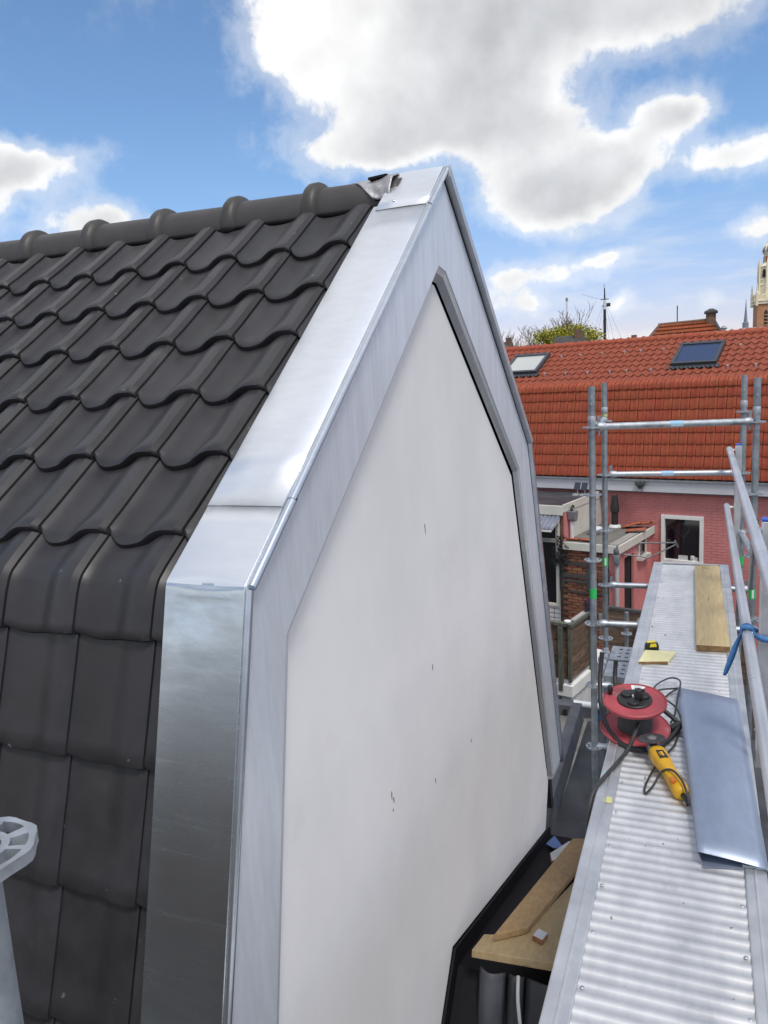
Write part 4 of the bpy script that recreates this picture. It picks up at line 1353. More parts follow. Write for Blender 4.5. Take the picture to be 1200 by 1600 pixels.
# short tubes between front and rear posts
ledger(P1, P2, -.392, -.415)
ledger(P3, P4, -1.40, -1.38)
# coloured inspection bands on the posts
def band(x, y, z, st, m=M['green'], h=.075, strip=None):
    mb_ = MB(); mb_.lathe([(TR + .001, z), (TR + .001, z + h)], 16, Matrix.Translation((x, y, 0)), close=False)
    bd = mb_.build('tag_band', m, st, smooth=50)
    if strip:
        mb_ = MB()
        for j in range(2):
            a0 = math.radians(-95 + 16 * j); a1 = math.radians(-95 + 16 * (j + 1))
            rr = TR + .0016
            mb_.poly([(x + rr * math.cos(a0), y + rr * math.sin(a0), z + .006), (x + rr * math.cos(a1), y + rr * math.sin(a1), z + .006), (x + rr * math.cos(a1), y + rr * math.sin(a1), z + h - .006), (x + rr * math.cos(a0), y + rr * math.sin(a0), z + h - .006)])
        mb_.build('tag_print', M['sticker_white'], bd, recalc=False)
band(P1.x, P1.y, -1.605, s1)
band(P2.x, P2.y, -1.655, s2, strip=True)
band(P3.x, P3.y, -1.72, s3, strip=True)
band(P4.x, P4.y, -1.66, s4)
band(P2.x, P2.y, -.385, s2, M['yellow_mark'], .03)
# swivel couplers at the foot of the rear post carrying the step plates
mb = MB()
for k, y in enumerate((6.52, 6.40, 6.28, 6.16)):
    mb.lathe([(.026, -.03), (.036, -.028), (.036, .028), (.026, .03)], 14, frame((-.735, y, -2.42 - .004 * k), (1, 0, 0), (0, 0, 1), (0, -1, 0)))
    mb.box((-.79, y - .02, -2.45), (-.765, y + .02, -2.40))
mb.tube([(-.752, 6.62, -2.40), (-.735, 6.55, -2.42), (-.735, 6.02, -2.44)], TR, 14)
mb.build('coupler', M['galv'], sca, smooth=40)
# inside face rosette arms below the walkway
for z, y in ((-2.74, 5.45), (-2.26, 5.45)):
    mb = MB(); mb.tube([(-.703, y, z), (-.60, y + .01, z), (-.56, y + .02, z - .02)], [.02, .03, .02], 10); mb.build('wedge_head', M['galv'], s1, smooth=40)
# perforated steel step plates
for k, (y0, y1) in enumerate(((6.37, 6.70), (5.99, 6.33))):
    mb = MB()
    x0, x1, zt = -.70, -.10, -2.40
    nx_, ny_ = 20, 11
    hole = lambda i, j: i % 2 == 0 and i > 1 and j in (2, 5, 8)
    gx_ = lambda i: x0 + (x1 - x0) * i / nx_
    gy_ = lambda j: y0 + (y1 - y0) * j / ny_
    for i in range(nx_):
        for j in range(ny_):
            if hole(i, j):
                for (a, b) in (((i, j), (i + 1, j)), ((i + 1, j), (i + 1, j + 1)), ((i + 1, j + 1), (i, j + 1)), ((i, j + 1), (i, j))):
                    mb.poly([(gx_(a[0]), gy_(a[1]), zt), (gx_(b[0]), gy_(b[1]), zt), (gx_(b[0]), gy_(b[1]), zt - .012), (gx_(a[0]), gy_(a[1]), zt - .012)])
                continue
            mb.poly([(gx_(i), gy_(j), zt), (gx_(i + 1), gy_(j), zt), (gx_(i + 1), gy_(j + 1), zt), (gx_(i), gy_(j + 1), zt)])
    mb.poly([(x0, y0, zt), (x1, y0, zt), (x1, y0, zt - .05), (x0, y0, zt - .05)])
    mb.poly([(x0, y1, zt), (x1, y1, zt), (x1, y1, zt - .05), (x0, y1, zt - .05)])
    mb.poly([(x0, y0, zt), (x0, y1, zt), (x0, y1, zt - .05), (x0, y0, zt - .05)])
    tag(mb.build('step_plate', M['galv'], None, recalc=False), ['perforated galvanised plank beside the walkway, the farther of two', 'perforated galvanised plank beside the walkway, the nearer of two'][k], 'scaffold plank', 'perforated planks')

# near left: top rosette of another post beside the photographer
ns = thing('scaffold_post', 'pale galvanised scaffold post head with slotted ring, close by at the dark roof edge', 'scaffold post', (-.768, .560, -7))
mb = MB()
mb.tube([(-.768, .560, -6.99), (-.768, .560, -.30)], .0215, 24)
mb.build('standard', M['galv_dull'], ns, smooth=50)
mb = MB()
bandsN = [0.024, 0.030, 0.053, 0.0640]
ROS2 = rosette_mesh(M['galv'])
o = inst(ROS2, 'rosette', ns, frame((-.768, .560, -.513), (1, 0, 0), (0, 1, 0), (0, 0, 1)) @ Matrix.Rotation(.30, 4, 'Z') @ Matrix.Diagonal((1.06, 1.06, 1.6, 1)))

# ------------------------------------------------------------------ walkway
wk = thing('aluminium_walkway', 'narrow aluminium walkway deck with corrugated tread and plain side rails along the gable', 'walkway', (-.08, 3, -1.76))
DZ = -1.70
mb = MB()
pitch = 0.0505
Y0, Y1 = -0.9, 6.93
nr = int((Y1 - Y0) / pitch)
ys, zs = [], []
for k in range(nr):
    for f_, z_ in ((0.0, -.0034), (.16, -.0031), (.30, .0003), (.42, .0030), (.54, .0037), (.68, .0027), (.84, -.0022)):
        ys.append(Y0 + pitch * (k + f_))
        zs.append(z_)
L_ = [(mb.add((-.302, y, DZ + z)), mb.add((.152, y, DZ + z))) for y, z in zip(ys, zs)]
for a, b in zip(L_, L_[1:]):
    mb.f.append([a[0], a[1], b[1], b[0]])
mb.build('tread', M['alu_deck'], wk, smooth=50, recalc=False)
mb = MB(); mb.box((-.300, Y0, -1.745), (.150, Y1, -1.722)); mb.build('deck_core', M['dark_grey'], wk)
def side_rail(x0, x1, y0, y1):
    mb_ = MB()
    s_ = 1 if x1 > x0 else -1
    wv = abs(x1 - x0)
    pr = [(0, -.010), (0, .006), (.004, .009), (wv * .40, .009), (wv * .42, .0125), (wv * .50, .0125), (wv * .52, .009), (wv - .004, .010), (wv, .006), (wv, -.055), (wv - .02, -.055), (wv - .02, -.010)]
    mb_.prism([(x0 + s_ * a, y0, DZ + b) for a, b in pr], (0, y1 - y0, 0))
    return mb_.build('side_rail', M['alu'], wk, bev=.0015)
side_rail(-.3025, -.378, Y0, Y1 + .03)
side_rail(.1525, .222, 2.655, 6.215)
side_rail(.1525, .222, 6.23, Y1 + .03)
side_rail(.1525, .222, Y0, 2.62)
mb = MB(); mb.box((.146, 2.622, DZ - .03), (.245, 2.652, DZ + .018)); mb.build('joint_bracket', M['galv_dull'], wk, bev=.003)
mb = MB(); mb.box((.15, 6.2155, DZ - .03), (.222, 6.2295, DZ - .002)); mb.build('joint_gap', M['dark_grey'], wk)
mb = MB(); mb.box((-.378, Y1 + .031, -1.755), (.222, Y1 + .055, DZ + .004)); mb.build('end_rail', M['alu'], wk, bev=.002)
bolt_me = MB()
bolt_me.lathe([(.0062, 0), (.0062, .0022), (.0045, .0036), (.002, .0034)], 10)
bolt = bolt_me.mesh('bolt', M['galv'], Vector((0, 0, 0)), 40)
for k in range(26):
    y = 1.0 + k * 0.232
    for x in (-.288, .139):
        inst(bolt, 'bolt', wk, Matrix.Translation((x, y + (.03 if x > 0 else 0), DZ + .002)))
# yellow smudge on the rail
mb = MB(); mb.prism([(-.345, 2.90, DZ + .0105), (-.310, 2.895, DZ + .0105), (-.312, 2.94, DZ + .0105), (-.34, 2.945, DZ + .0105)], (0, 0, .0006)); mb.build('paint_mark', M['yellow_mark'], wk)
mb = MB(); mb.prism([(-.365, 3.10, DZ + .0105), (-.352, 3.10, DZ + .0105), (-.352, 3.14, DZ + .0105), (-.365, 3.14, DZ + .0105)], (0, 0, .0006)); mb.build('paint_mark', mat('mint_mark', (.25, .7, .6), .6), wk)

# ------------------------------------------------------------------ guard rail
gr = thing('guard_rail', 'aluminium guard rail of two round tubes on blue capped square posts at the walkway edge', 'guard rail', (.26, 3.5, -1.76))
RT = .0222
for x, z in ((.207, -.700), (.195, -1.170)):
    mb = MB()
    mb.tube([(x, -.8, z), (x, 3.02, z)], RT, 18)
    rl = mb.build('rail', M['alu_rail'], gr, smooth=50)
    mb = MB()
    mb.tube([(x, 3.021, z), (x, 6.88, z)], RT + .0012, 18)
    mb.build('rail', M['alu_rail'], gr, smooth=50)
    mb = MB()
    mb.tube([(x, 6.881, z), (x, 6.895, z)], [RT + .002, RT - .004], 18)
    mb.build('end_cap', M['alu'], rl, smooth=50)
for y, x in ((3.53, .262), (6.82, .274)):
    mb = MB(); mb.box((x - .025, y - .025, -1.77), (x + .025, y + .025, -.662)); po = mb.build('post', M['alu'], gr, bev=.004)
    mb = MB(); mb.box((x - .0265, y - .0265, -.6615), (x + .0265, y + .0265, -.650)); mb.build('cap', M['blue_cap'], po, bev=.003)
    for rx, z in ((.207, -.700), (.195, -1.170)):
        mb = MB()
        mb.lathe([(.016, 0), (.019, .006), (.019, .014), (.010, .018), (.010, x - .025 - rx)], 12, frame((rx + .004, y, z), (0, 1, 0), (0, 0, 1), (1, 0, 0)))
        mb.build('coupler', M['nylon'], po, smooth=40)
    mb = MB()
    for z in (-.9, -1.35, -1.6):
        mb.lathe([(.008, 0), (.008, .006), (.003, .008)], 8, frame((x - .025, y, z), (0, 1, 0), (0, 0, 1), (-1, 0, 0)))
    mb.build('bolt', M['galv'], po)
# diagonal brace behind the rails
mb = MB(); mb.tube([(.305, 5.2, -1.05), (.335, 5.9, -1.60)], .017, 10); mb.build('brace', M['galv'], gr, smooth=50)
mb = MB(); mb.tube([(.300, 5.10, -.96), (.303, 5.17, -1.03)], [.03, .026], 10); mb.build('coupler', M['tool_black'], gr, smooth=50)

# blue strap knotted round the lower rail
st = thing('blue_strap', 'blue webbing strap knotted round the lower guard rail with loose ends hanging', 'strap', (.195, 3.58, -1.17))
def ribbon(pts, wdir, wd, name='webbing'):
    mb_ = MB()
    P = spline(pts, 5)
    W_ = Vector(wdir).normalized()
    tw = lambda k: Matrix.Rotation(.35 * math.sin(k * .35), 3, 'Z') @ W_
    L0 = [(mb_.add(p - tw(k) * wd / 2), mb_.add(p + tw(k) * wd / 2)) for k, p in enumerate(P)]
    for a, b in zip(L0, L0[1:]):
        mb_.f.append([a[0], a[1], b[1], b[0]])
    return mb_.build(name, M['strap'], st, smooth=60, solid=.002, recalc=False)
for k in range(3):
    mb = MB()
    ring_ = []
    for j in range(17):
        a = 2 * PI * j / 16
        ring_.append((.195 + (RT + .003 + .002 * k) * math.cos(a), 3.565 + .018 * k + .006 * math.sin(a), -1.17 + (RT + .003 + .002 * k) * math.sin(a)))
    L0 = [(mb.add(Vector(p) + V3(0, -.012, 0)), mb.add(Vector(p) + V3(0, .012, 0))) for p in ring_]
    for a, b in zip(L0, L0[1:]):
        mb.f.append([a[0], a[1], b[1], b[0]])
    mb.build('webbing', M['strap'], st, smooth=60, solid=.002, recalc=False)
ribbon([(.190, 3.57, -1.142), (.172, 3.555, -1.165), (.150, 3.545, -1.22), (.128, 3.535, -1.29), (.105, 3.53, -1.36)], (.5, .6, -.3), .030)
ribbon([(.200, 3.575, -1.145), (.235, 3.50, -1.165), (.285, 3.495, -1.17), (.30, 3.52, -1.17)], (0, .2, 1), .026)
ribbon([(.210, 3.57, -1.19), (.222, 3.50, -1.26), (.238, 3.44, -1.36), (.240, 3.40, -1.46), (.262, 3.40, -1.56)], (.8, .5, .1), .028)
mb = MB(); mb.tube(spline([(.17, 3.55, -1.14), (.20, 3.54, -1.135), (.225, 3.55, -1.15), (.22, 3.58, -1.16), (.19, 3.575, -1.14)], 4), .011, 8); mb.build('knot', M['strap'], st, smooth=60)

# ------------------------------------------------------------------ things lying on the walkway
TOP = DZ + .0055
mb = MB()
mb.prism([(-.016, 4.765, TOP), (.172, 4.775, TOP), (.143, 6.79, TOP), (-.044, 6.765, TOP)], (0, 0, .036))
bd = mb.build('scaffold_board', M['board'], None, bev=.004)
tag(bd, 'long pale wooden scaffold board lying at the far right of the walkway', 'board')
mb = MB(); mb.prism([(-.0145, 4.7645, TOP + .001), (.1705, 4.7745, TOP + .001), (.1705, 4.7735, TOP + .001), (-.0145, 4.7635, TOP + .001)], (0, 0, .034)); mb.build('board_end', M['board_end'], bd)
mb = MB()
for p, q in (((.02, 6.66), (.022, 6.72)), ((.035, 6.655), (.036, 6.715)), ((.05, 6.66), (.07, 6.70)), ((.055, 5.72), (.058, 5.80))):
    mb.beam((p[0], p[1], TOP + .0365), (q[0], q[1], TOP + .0365), .005, .0008)
mb.build('burn_mark', M['board_end'], bd)

# bent zinc sheet
zs_ = thing('bent_zinc_sheet', 'bluish grey folded zinc sheet lying along the right side of the walkway', 'metal sheet', (.07, 3.3, DZ))
A_, B_, C_, D_ = V3(-.098, 4.06, TOP + .042), V3(.006, 2.600, TOP + .048), V3(.218, 2.615, TOP + .016), V3(.180, 4.04, TOP + .016)
mb = MB()
def sheet_f(a, b):
    p = A_.lerp(B_, a).lerp(D_.lerp(C_, a), b)
    p.z += .002 * math.sin(PI * b)
    return p
mb.grid(sheet_f, 16, 8)
pl = mb.build('top_face', M['zinc_loose'], zs_, smooth=40, solid=.0012)
mb = MB()
mb.prism([A_ - V3(.001, 0, .002), B_ - V3(.001, 0, .002), V3(B_.x + .016, B_.y, TOP + .002), V3(A_.x + .016, A_.y, TOP + .002)], (-.0012, 0, 0))
mb.build('folded_flange', M['zinc_loose'], zs_)
mb = MB()
mb.prism([V3(A_.x + .018, A_.y - .01, TOP + .0015), V3(B_.x + .016, B_.y - .012, TOP + .0015), V3(.150, 2.612, TOP + .0015), V3(.14, 4.03, TOP + .0015)], (0, 0, .001))
mb.build('bottom_flange', M['zinc_loose'], zs_)
mb = MB()
mb.prism([C_ - V3(.001, 0, .001), D_ - V3(.001, 0, .001), D_ + V3(.012, 0, -.014), C_ + V3(.010, 0, -.014)], (.0012, 0, 0))
mb.build('folded_flange', M['zinc_loose'], zs_)

# cable reel
rl = thing('cable_reel', 'red cable reel with black socket plate standing at the left edge of the walkway', 'cable reel', (-.27, 3.54, DZ))
tilt = .157
RM = Matrix.Translation((-.272, 3.545, -1.664)) @ Matrix.Rotation(tilt, 4, 'X') @ Matrix.Diagonal((1, 1, 1.16, 1))
def lathe_part(name, prof, m, parent, n=48, sm=35, close=True):
    mb_ = MB(RM); mb_.lathe(prof, n, close=close); return mb_.build(name, m, parent, smooth=sm)
lathe_part('flange', [(.05, -.006), (.150, -.006), (.156, -.001), (.157, .006), (.154, .009), (.150, .004), (.06, .004)], M['reel_red'], rl)
lathe_part('flange', [(.05, .121), (.134, .121), (.140, .117), (.143, .122), (.1425, .130), (.138, .133), (.134, .128), (.080, .130), (.04, .130)], M['reel_red'], rl)
hub = lathe_part('wound_cable', [(.070, .005)] + [(.073 + .006 * math.sin(PI * (k % 4) / 3.0), .005 + .115 * k / 40) for k in range(1, 40)] + [(.070, .1205)], M['cable'], rl, sm=60)
pt = lathe_part('socket_plate', [(.078, .1305), (.078, .136), (.074, .139), (.02, .139)], M['tool_black'], rl)
for k in range(3):
    a = math.radians(150 + 118 * k)
    mb = MB(RM @ Matrix.Translation((.043 * math.cos(a), .043 * math.sin(a), .139)))
    mb.lathe([(.026, 0), (.026, .007), (.023, .010), (.006, .0105)], 20)
    mb.build('socket_lid', M['rubber'], pt, smooth=35)
mb = MB(RM); mb.lathe([(.010, .139), (.012, .150), (.006, .152)], 12, Matrix.Translation((0, 0, 0))); mb.build('rating_light', M['nylon'], pt)
# plug
mb = MB(RM); mb.tube([(.018, -.010, .149), (.018, -.010, .165), (.020, -.012, .185)], [.020, .021, .014], 12); mb.box((.000, -.030, .160), (.036, .012, .178)); mb.tube([(.02, -.012, .178), (.045, -.004, .182)], [.009, .006], 8)
pg = mb.build('plug', M['tool_black'], pt, smooth=40)
# crank knob and labels
mb = MB(RM @ Matrix.Translation((-.112, .030, .130))); mb.lathe([(.010, 0), (.010, .012), (.013, .016), (.013, .034), (.010, .038)], 14); mb.build('crank_knob', M['tool_black'], rl, smooth=40)
mb = MB(RM)
def sector(r0, r1, a0, a1, z):
    for k in range(6):
        b0, b1 = [math.radians(a0 + (a1 - a0) * q / 6) for q in (k, k + 1)]
        mb.poly([(r0 * math.cos(b0), r0 * math.sin(b0), z), (r1 * math.cos(b0), r1 * math.sin(b0), z), (r1 * math.cos(b1), r1 * math.sin(b1), z), (r0 * math.cos(b1), r0 * math.sin(b1), z)])
sector(.092, .128, 72, 102, .1296)
lab = mb.build('label', M['sticker_white'], rl, recalc=False)
mb = MB(RM)
for k in range(4):
    sector(.098 + .007 * k, .1005 + .007 * k, 76 + k, 97 - 2 * (k % 2), .1302)
mb.build('label_print', M['pvc'], lab, recalc=False)
mb = MB(RM); sector(.092, .122, 118, 148, .1297); mb.build('faded_label', mat('faded_label', (.22, .06, .07), .6), rl, recalc=False)
mb = MB(RM); sector(.090, .104, 150, 168, .1297); mb.build('faded_label', mat('grey_label', (.18, .12, .13), .6), rl, recalc=False)
# tubular stand
stand = [(-.45, 3.80, -1.40), (-.453, 3.78, -1.46), (-.455, 3.75, -1.52), (-.440, 3.66, -1.62), (-.395, 3.52, -1.668), (-.32, 3.40, -1.680), (-.24, 3.365, -1.681), (-.17, 3.40, -1.680), (-.12, 3.50, -1.678), (-.085, 3.62, -1.676), (-.09, 3.66, -1.665), (-.14, 3.68, -1.63), (-.20, 3.70, -1.60)]
mb = MB(); mb.tube(spline(stand, 5), .0115, 10); mb.build('stand', M['rubber'], rl, smooth=60)
mb = MB(); mb.tube(spline([(-.12, 3.60, -1.676), (-.09, 3.64, -1.672), (-.075, 3.66, -1.672)], 3), .017, 10); mb.build('stand_foot', M['rubber'], rl, smooth=60)
mb = MB(); mb.tube(spline([(-.40, 3.97, -1.50), (-.402, 3.96, -1.54), (-.40, 3.92, -1.60), (-.37, 3.80, -1.66), (-.33, 3.72, -1.66)], 4), .0115, 8); mb.build('stand', M['rubber'], rl, smooth=60)
# main cable leaving the drum and dropping over the edge
cz = DZ + .012
mb = MB()
mb.tube(spline([(-.250, 3.462, -1.60), (-.262, 3.40, -1.625), (-.285, 3.32, -1.665), (-.325, 3.20, -1.681), (-.365, 3.06, -1.683), (-.392, 2.96, -1.70), (-.402, 2.90, -1.80), (-.402, 2.89, -2.1), (-.41, 2.90, -2.6)], 6), .0085, 10)
tag(mb.build('extension_cable', M['cable'], smooth=60), 'dark extension cable from the red reel dropping over the walkway edge', 'cable')
# loose loops behind
mb = MB()
mb.tube(spline([(-.20, 3.86, cz), (-.14, 4.05, cz), (-.09, 4.12, cz + .01), (-.10, 4.06, cz + .03), (-.16, 4.02, cz + .035), (-.215, 4.00, cz + .03), (-.20, 4.12, cz + .02), (-.14, 4.22, cz + .02), (-.09, 4.16, cz + .03), (-.095, 3.95, cz + .04), (-.105, 3.80, cz), (-.12, 3.70, cz)], 7), .0045, 8)
tag(mb.build('cord_loop', M['cable'], smooth=60), 'thin dark cord looped on the walkway behind the red reel', 'cable')

# angle grinder
ag = thing('angle_grinder', 'yellow angle grinder with dark cutting disc and black cord lying on the walkway', 'power tool', (-.12, 3.15, DZ))
hd, tl_ = V3(-.182, 3.335, TOP + .052), V3(-.040, 2.975, TOP + .030)
gd = (tl_ - hd).normalized()
gs = gd.cross(V3(0, 0, 1)).normalized()
gu = gs.cross(gd)
GM = frame(hd, gd, gs, gu) @ Matrix.Diagonal((.92, 1, 1, 1))
mb = MB(GM)
sect = [(.045, .026, .026, 0), (.060, .036, .034, 0), (.10, .037, .036, 0), (.15, .034, .034, .002), (.20, .029, .030, .003), (.26, .028, .029, .001), (.32, .031, .031, -.002), (.365, .032, .032, -.004), (.385, .026, .026, -.004), (.392, .014, .014, -.004)]
rings = []
for x, ry, rz, dz in sect:
    ring_ = []
    for j in range(20):
        a = 2 * PI * j / 20
        cx_, sx_ = math.cos(a), math.sin(a)
        p_ = 2.6
        ring_.append(mb.add((x, ry * math.copysign(abs(cx_) ** (2 / p_), cx_), dz + rz * math.copysign(abs(sx_) ** (2 / p_), sx_))))
    rings.append(ring_)
for a, b in zip(rings, rings[1:]):
    for j in range(20):
        mb.f.append([a[j], a[(j + 1) % 20], b[(j + 1) % 20], b[j]])
mb.f.append(rings[0][::-1]); mb.f.append(rings[-1])
body = mb.build('body', M['yellow'], ag, smooth=45)
mb = MB(GM); mb.prism([(.10, -.012, .0335), (.165, -.016, .0335), (.165, .020, .0325), (.10, .018, .0335)], (0, 0, .0035)); mb.build('name_plate', M['tool_black'], body)
mb = MB(GM); mb.box((.115, -.004, .0372), (.15, .006, .0378)); mb.box((.12, .010, .0368), (.145, .013, .0376)); mb.build('plate_print', M['yellow'], body)
mb = MB(GM); mb.box((.325, .012, .022), (.352, .034, .040)); mb.build('switch', mat('orange_switch', (.55, .16, .02), .5), body, bev=.004)
mb = MB(GM)
for k in range(4):
    mb.box((.27 + .012 * k, -.034, -.012), (.275 + .012 * k, -.024, .012))
mb.build('vent', M['tool_black'], body)
mb = MB(GM); mb.tube([(-.015, 0, -.004), (.0, 0, -.004), (.025, 0, -.002), (.052, 0, 0)], [.022, .028, .030, .027], 14); mb.tube([(.0, 0, -.02), (.0, 0, .030)], .019, 14); mb.build('gear_head', M['tool_steel'], ag, smooth=40)
mb = MB(GM @ Matrix.Translation((-.005, .005, .036)) @ Matrix.Rotation(-.10, 4, 'X') @ Matrix.Rotation(-.12, 4, 'Y')); mb.lathe([(.058, -.0012), (.0585, 0), (.058, .0012), (.02, .0012)], 36); dk = mb.build('cutting_disc', M['disc'], ag, smooth=30)
mb = MB(GM @ Matrix.Translation((-.005, .005, .0375))); mb.lathe([(.021, 0), (.021, .004), (.012, .006), (.010, .010), (.004, .0105)], 18); mb.build('clamp_nut', M['tool_steel'], dk, smooth=35)
mb = MB(GM); mb.tube([(.388, 0, -.004), (.41, .0, -.004), (.455, .002, -.010)], [.010, .009, .006], 10); mb.build('cord_sleeve', M['rubber'], ag, smooth=50)
cz = TOP + .006
mb = MB()
mb.tube(spline([(-.026, 2.943, TOP + .020), (-.034, 2.97, TOP + .05), (-.055, 3.02, TOP + .078), (-.095, 3.09, TOP + .080), (-.135, 3.12, TOP + .05), (-.165, 3.08, cz), (-.190, 3.01, cz), (-.196, 3.06, cz), (-.180, 3.17, cz), (-.150, 3.30, cz + .002), (-.10, 3.45, cz), (-.085, 3.56, cz), (-.075, 3.64, cz + .004), (-.065, 3.66, cz + .01), (-.10, 3.76, TOP + .06), (-.17, 3.66, -1.55), (-.235, 3.54, -1.508)], 6), .0046, 8)
mb.build('cord', M['cable'], ag, smooth=60)

# tape measure and yellowish offcut
tm = thing('tape_measure', 'black and yellow tape measure at the far left of the walkway', 'tape measure', (-.26, 4.69, DZ))
mb = MB(); mb.prism([(-.300, 4.675, TOP), (-.222, 4.695, TOP), (-.222, 4.695, TOP + .040), (-.245, 4.688, TOP + .055), (-.285, 4.677, TOP + .052), (-.300, 4.675, TOP + .035)], (-.008, .045, 0)); tb = mb.build('case', M['tool_black'], tm, bev=.006)
mb = MB(); mb.prism([(-.275, 4.676, TOP + .030), (-.235, 4.687, TOP + .032), (-.240, 4.686, TOP + .052), (-.270, 4.677, TOP + .050)], (.0005, -.003, 0)); mb.prism([(-.29, 4.685, TOP + .0515), (-.242, 4.697, TOP + .0545), (-.25, 4.725, TOP + .0545), (-.295, 4.713, TOP + .0515)], (0, 0, .003)); mb.build('yellow_band', mat('tape_yellow', (.70, .55, .03), .5), tb)
mb = MB(); mb.prism([(-.324, 4.455, TOP), (-.165, 4.50, TOP), (-.128, 4.675, TOP), (-.300, 4.662, TOP)], (0, 0, .016)); pd = mb.build('board_offcut', M['pad'], None, bev=.001)
tag(pd, 'pale yellow board offcut with dark edge below the tape measure', 'board')
mb = MB(); mb.prism([(-.3235, 4.4545, TOP + .001), (-.1655, 4.499, TOP + .001), (-.1655, 4.4978, TOP + .001), (-.3235, 4.4533, TOP + .001)], (0, 0, .0135)); mb.build('board_edge', M['board_end'], pd)

# ------------------------------------------------------------------ planks and bits between gable and walkway
dL = V3(0, 2.38, -.78).normalized()
nL = V3(0, .78, 2.38).normalized()
def LPt(x, y, h):
    z = -3.50 + (5.42 - y) / 2.38 * .78
    return V3(x, y, z) + nL * h
mb = MB()
mb.prism([LPt(-.920, 3.085, .11), LPt(-.925, 2.90, .11), LPt(-.30, 2.99, .11), LPt(-.30, 5.00, .11), LPt(-.60, 5.00, .11), LPt(-.63, 4.2, .11), LPt(-.76, 3.16, .11)], nL * .035)
tag(mb.build('base_board', M['ply'], None, bev=.004), 'wide pale wooden board lying flat under the loose plank beside the gable', 'board')
mb = MB(); mb.prism([LPt(-.60, 4.6, .0), LPt(-.4, 4.6, .0), LPt(-.4, 4.7, .0), LPt(-.60, 4.7, .0)], nL * .109)
tag(mb.build('support_batten', M['post_wood']), 'rough batten on the black roof carrying the wide pale board', 'batten')
mb = MB()
mb.prism([LPt(-.858, 3.02, .147), LPt(-.735, 3.19, .147), LPt(-.640, 4.32, .147), LPt(-.655, 4.85, .147), LPt(-.775, 4.78, .147)], nL * .030)
tag(mb.build('loose_plank', M['plank'], None, bev=.003), 'orange brown plank lying aslant on the wide pale board', 'plank')
mb = MB(); mb.prism([LPt(-.700, 3.13, .147), LPt(-.648, 3.10, .147), LPt(-.640, 3.19, .147), LPt(-.690, 3.22, .147)], nL * .022)
bk = mb.build('wood_block', M['offcut_edge'], None, bev=.002); tag(bk, 'small grey topped wood block on the wide pale board', 'block')
mb = MB(); mb.prism([LPt(-.699, 3.131, .1693), LPt(-.649, 3.102, .1693), LPt(-.641, 3.189, .1693), LPt(-.690, 3.218, .1693)], nL * .001); mb.build('top_face', M['offcut'], bk)
mb = MB(); mb.prism([LPt(-.90, 4.66, .06), LPt(-.86, 4.50, .06), LPt(-.70, 4.84, .06), LPt(-.83, 5.02, .06)], nL * .030)
bk = mb.build('laminated_offcut', M['offcut_edge'], None); tag(bk, 'grey topped board offcut at the far end of the loose plank', 'board')
mb = MB(); mb.prism([LPt(-.899, 4.66, .0902), LPt(-.861, 4.505, .0902), LPt(-.702, 4.839, .0902), LPt(-.83, 5.015, .0902)], nL * .001); mb.build('top_face', M['offcut'], bk)
mb = MB(); mb.prism([LPt(-1.0, 5.05, .03), LPt(-.93, 4.98, .03), LPt(-.88, 5.05, .03), LPt(-.97, 5.22, .05)], nL * .004)
tag(mb.build('foil_scrap', M['blue_sheet']), 'scrap of bluish foil lying in the corner below the white panel', 'scrap')
mb = MB(); mb.box((-.82, 6.10, -3.555), (-.66, 6.30, -3.48))
tag(mb.build('grey_brick', M['plaster'], None, bev=.008), 'pale grey concrete block lying on the bitumen gutter floor', 'block')
mb = MB(); mb.tube(spline([(-.70, 6.0, -3.54), (-.66, 5.9, -3.53), (-.62, 5.95, -3.53), (-.66, 6.05, -3.53)], 4), .012, 6)
tag(mb.build('yellow_scrap', M['yellow_mark'], smooth=50), 'bit of yellow cord on the gutter floor by the grey block', 'cord')
# rolls of membrane hanging down in front of the board
def strip(x0, x1, bul, lab, m):
    mb_ = MB()
    def f(a, b):
        y = 3.02 - .10 * a - .22 * a * a
        z = -2.63 - .03 * a - 1.0 * a * a
        y -= bul * math.sin(PI * b) * (1 - .3 * a)
        return (x0 + (x1 - x0) * b, y - .02, z + .02 * math.sin(PI * b) - .03)
    mb_.grid(f, 14, 10)
    return tag(mb_.build('membrane_strip', m, smooth=60, solid=.006), lab, 'roofing felt', 'strips of roofing felt')
strip(-.905, -.785, .05, 'wider dark felt strip hanging over below the wide pale board', M['bitumen'])
strip(-.772, -.700, .03, 'narrow dark felt strip next to the wider felt strip', M['bitumen_wet'])
strip(-.690, -.42, .04, 'dark felt strip half under the walkway edge', M['bitumen_wet'])
mb = MB(); mb.tube(spline([(-.712, 2.93, -2.60), (-.700, 2.86, -2.66), (-.67, 2.78, -2.76), (-.645, 2.72, -2.92), (-.62, 2.66, -3.2)], 5), .008, 8)
tag(mb.build('grey_cable', M['pvc'], smooth=60), 'grey cable hanging among the dark felt strips', 'cable')

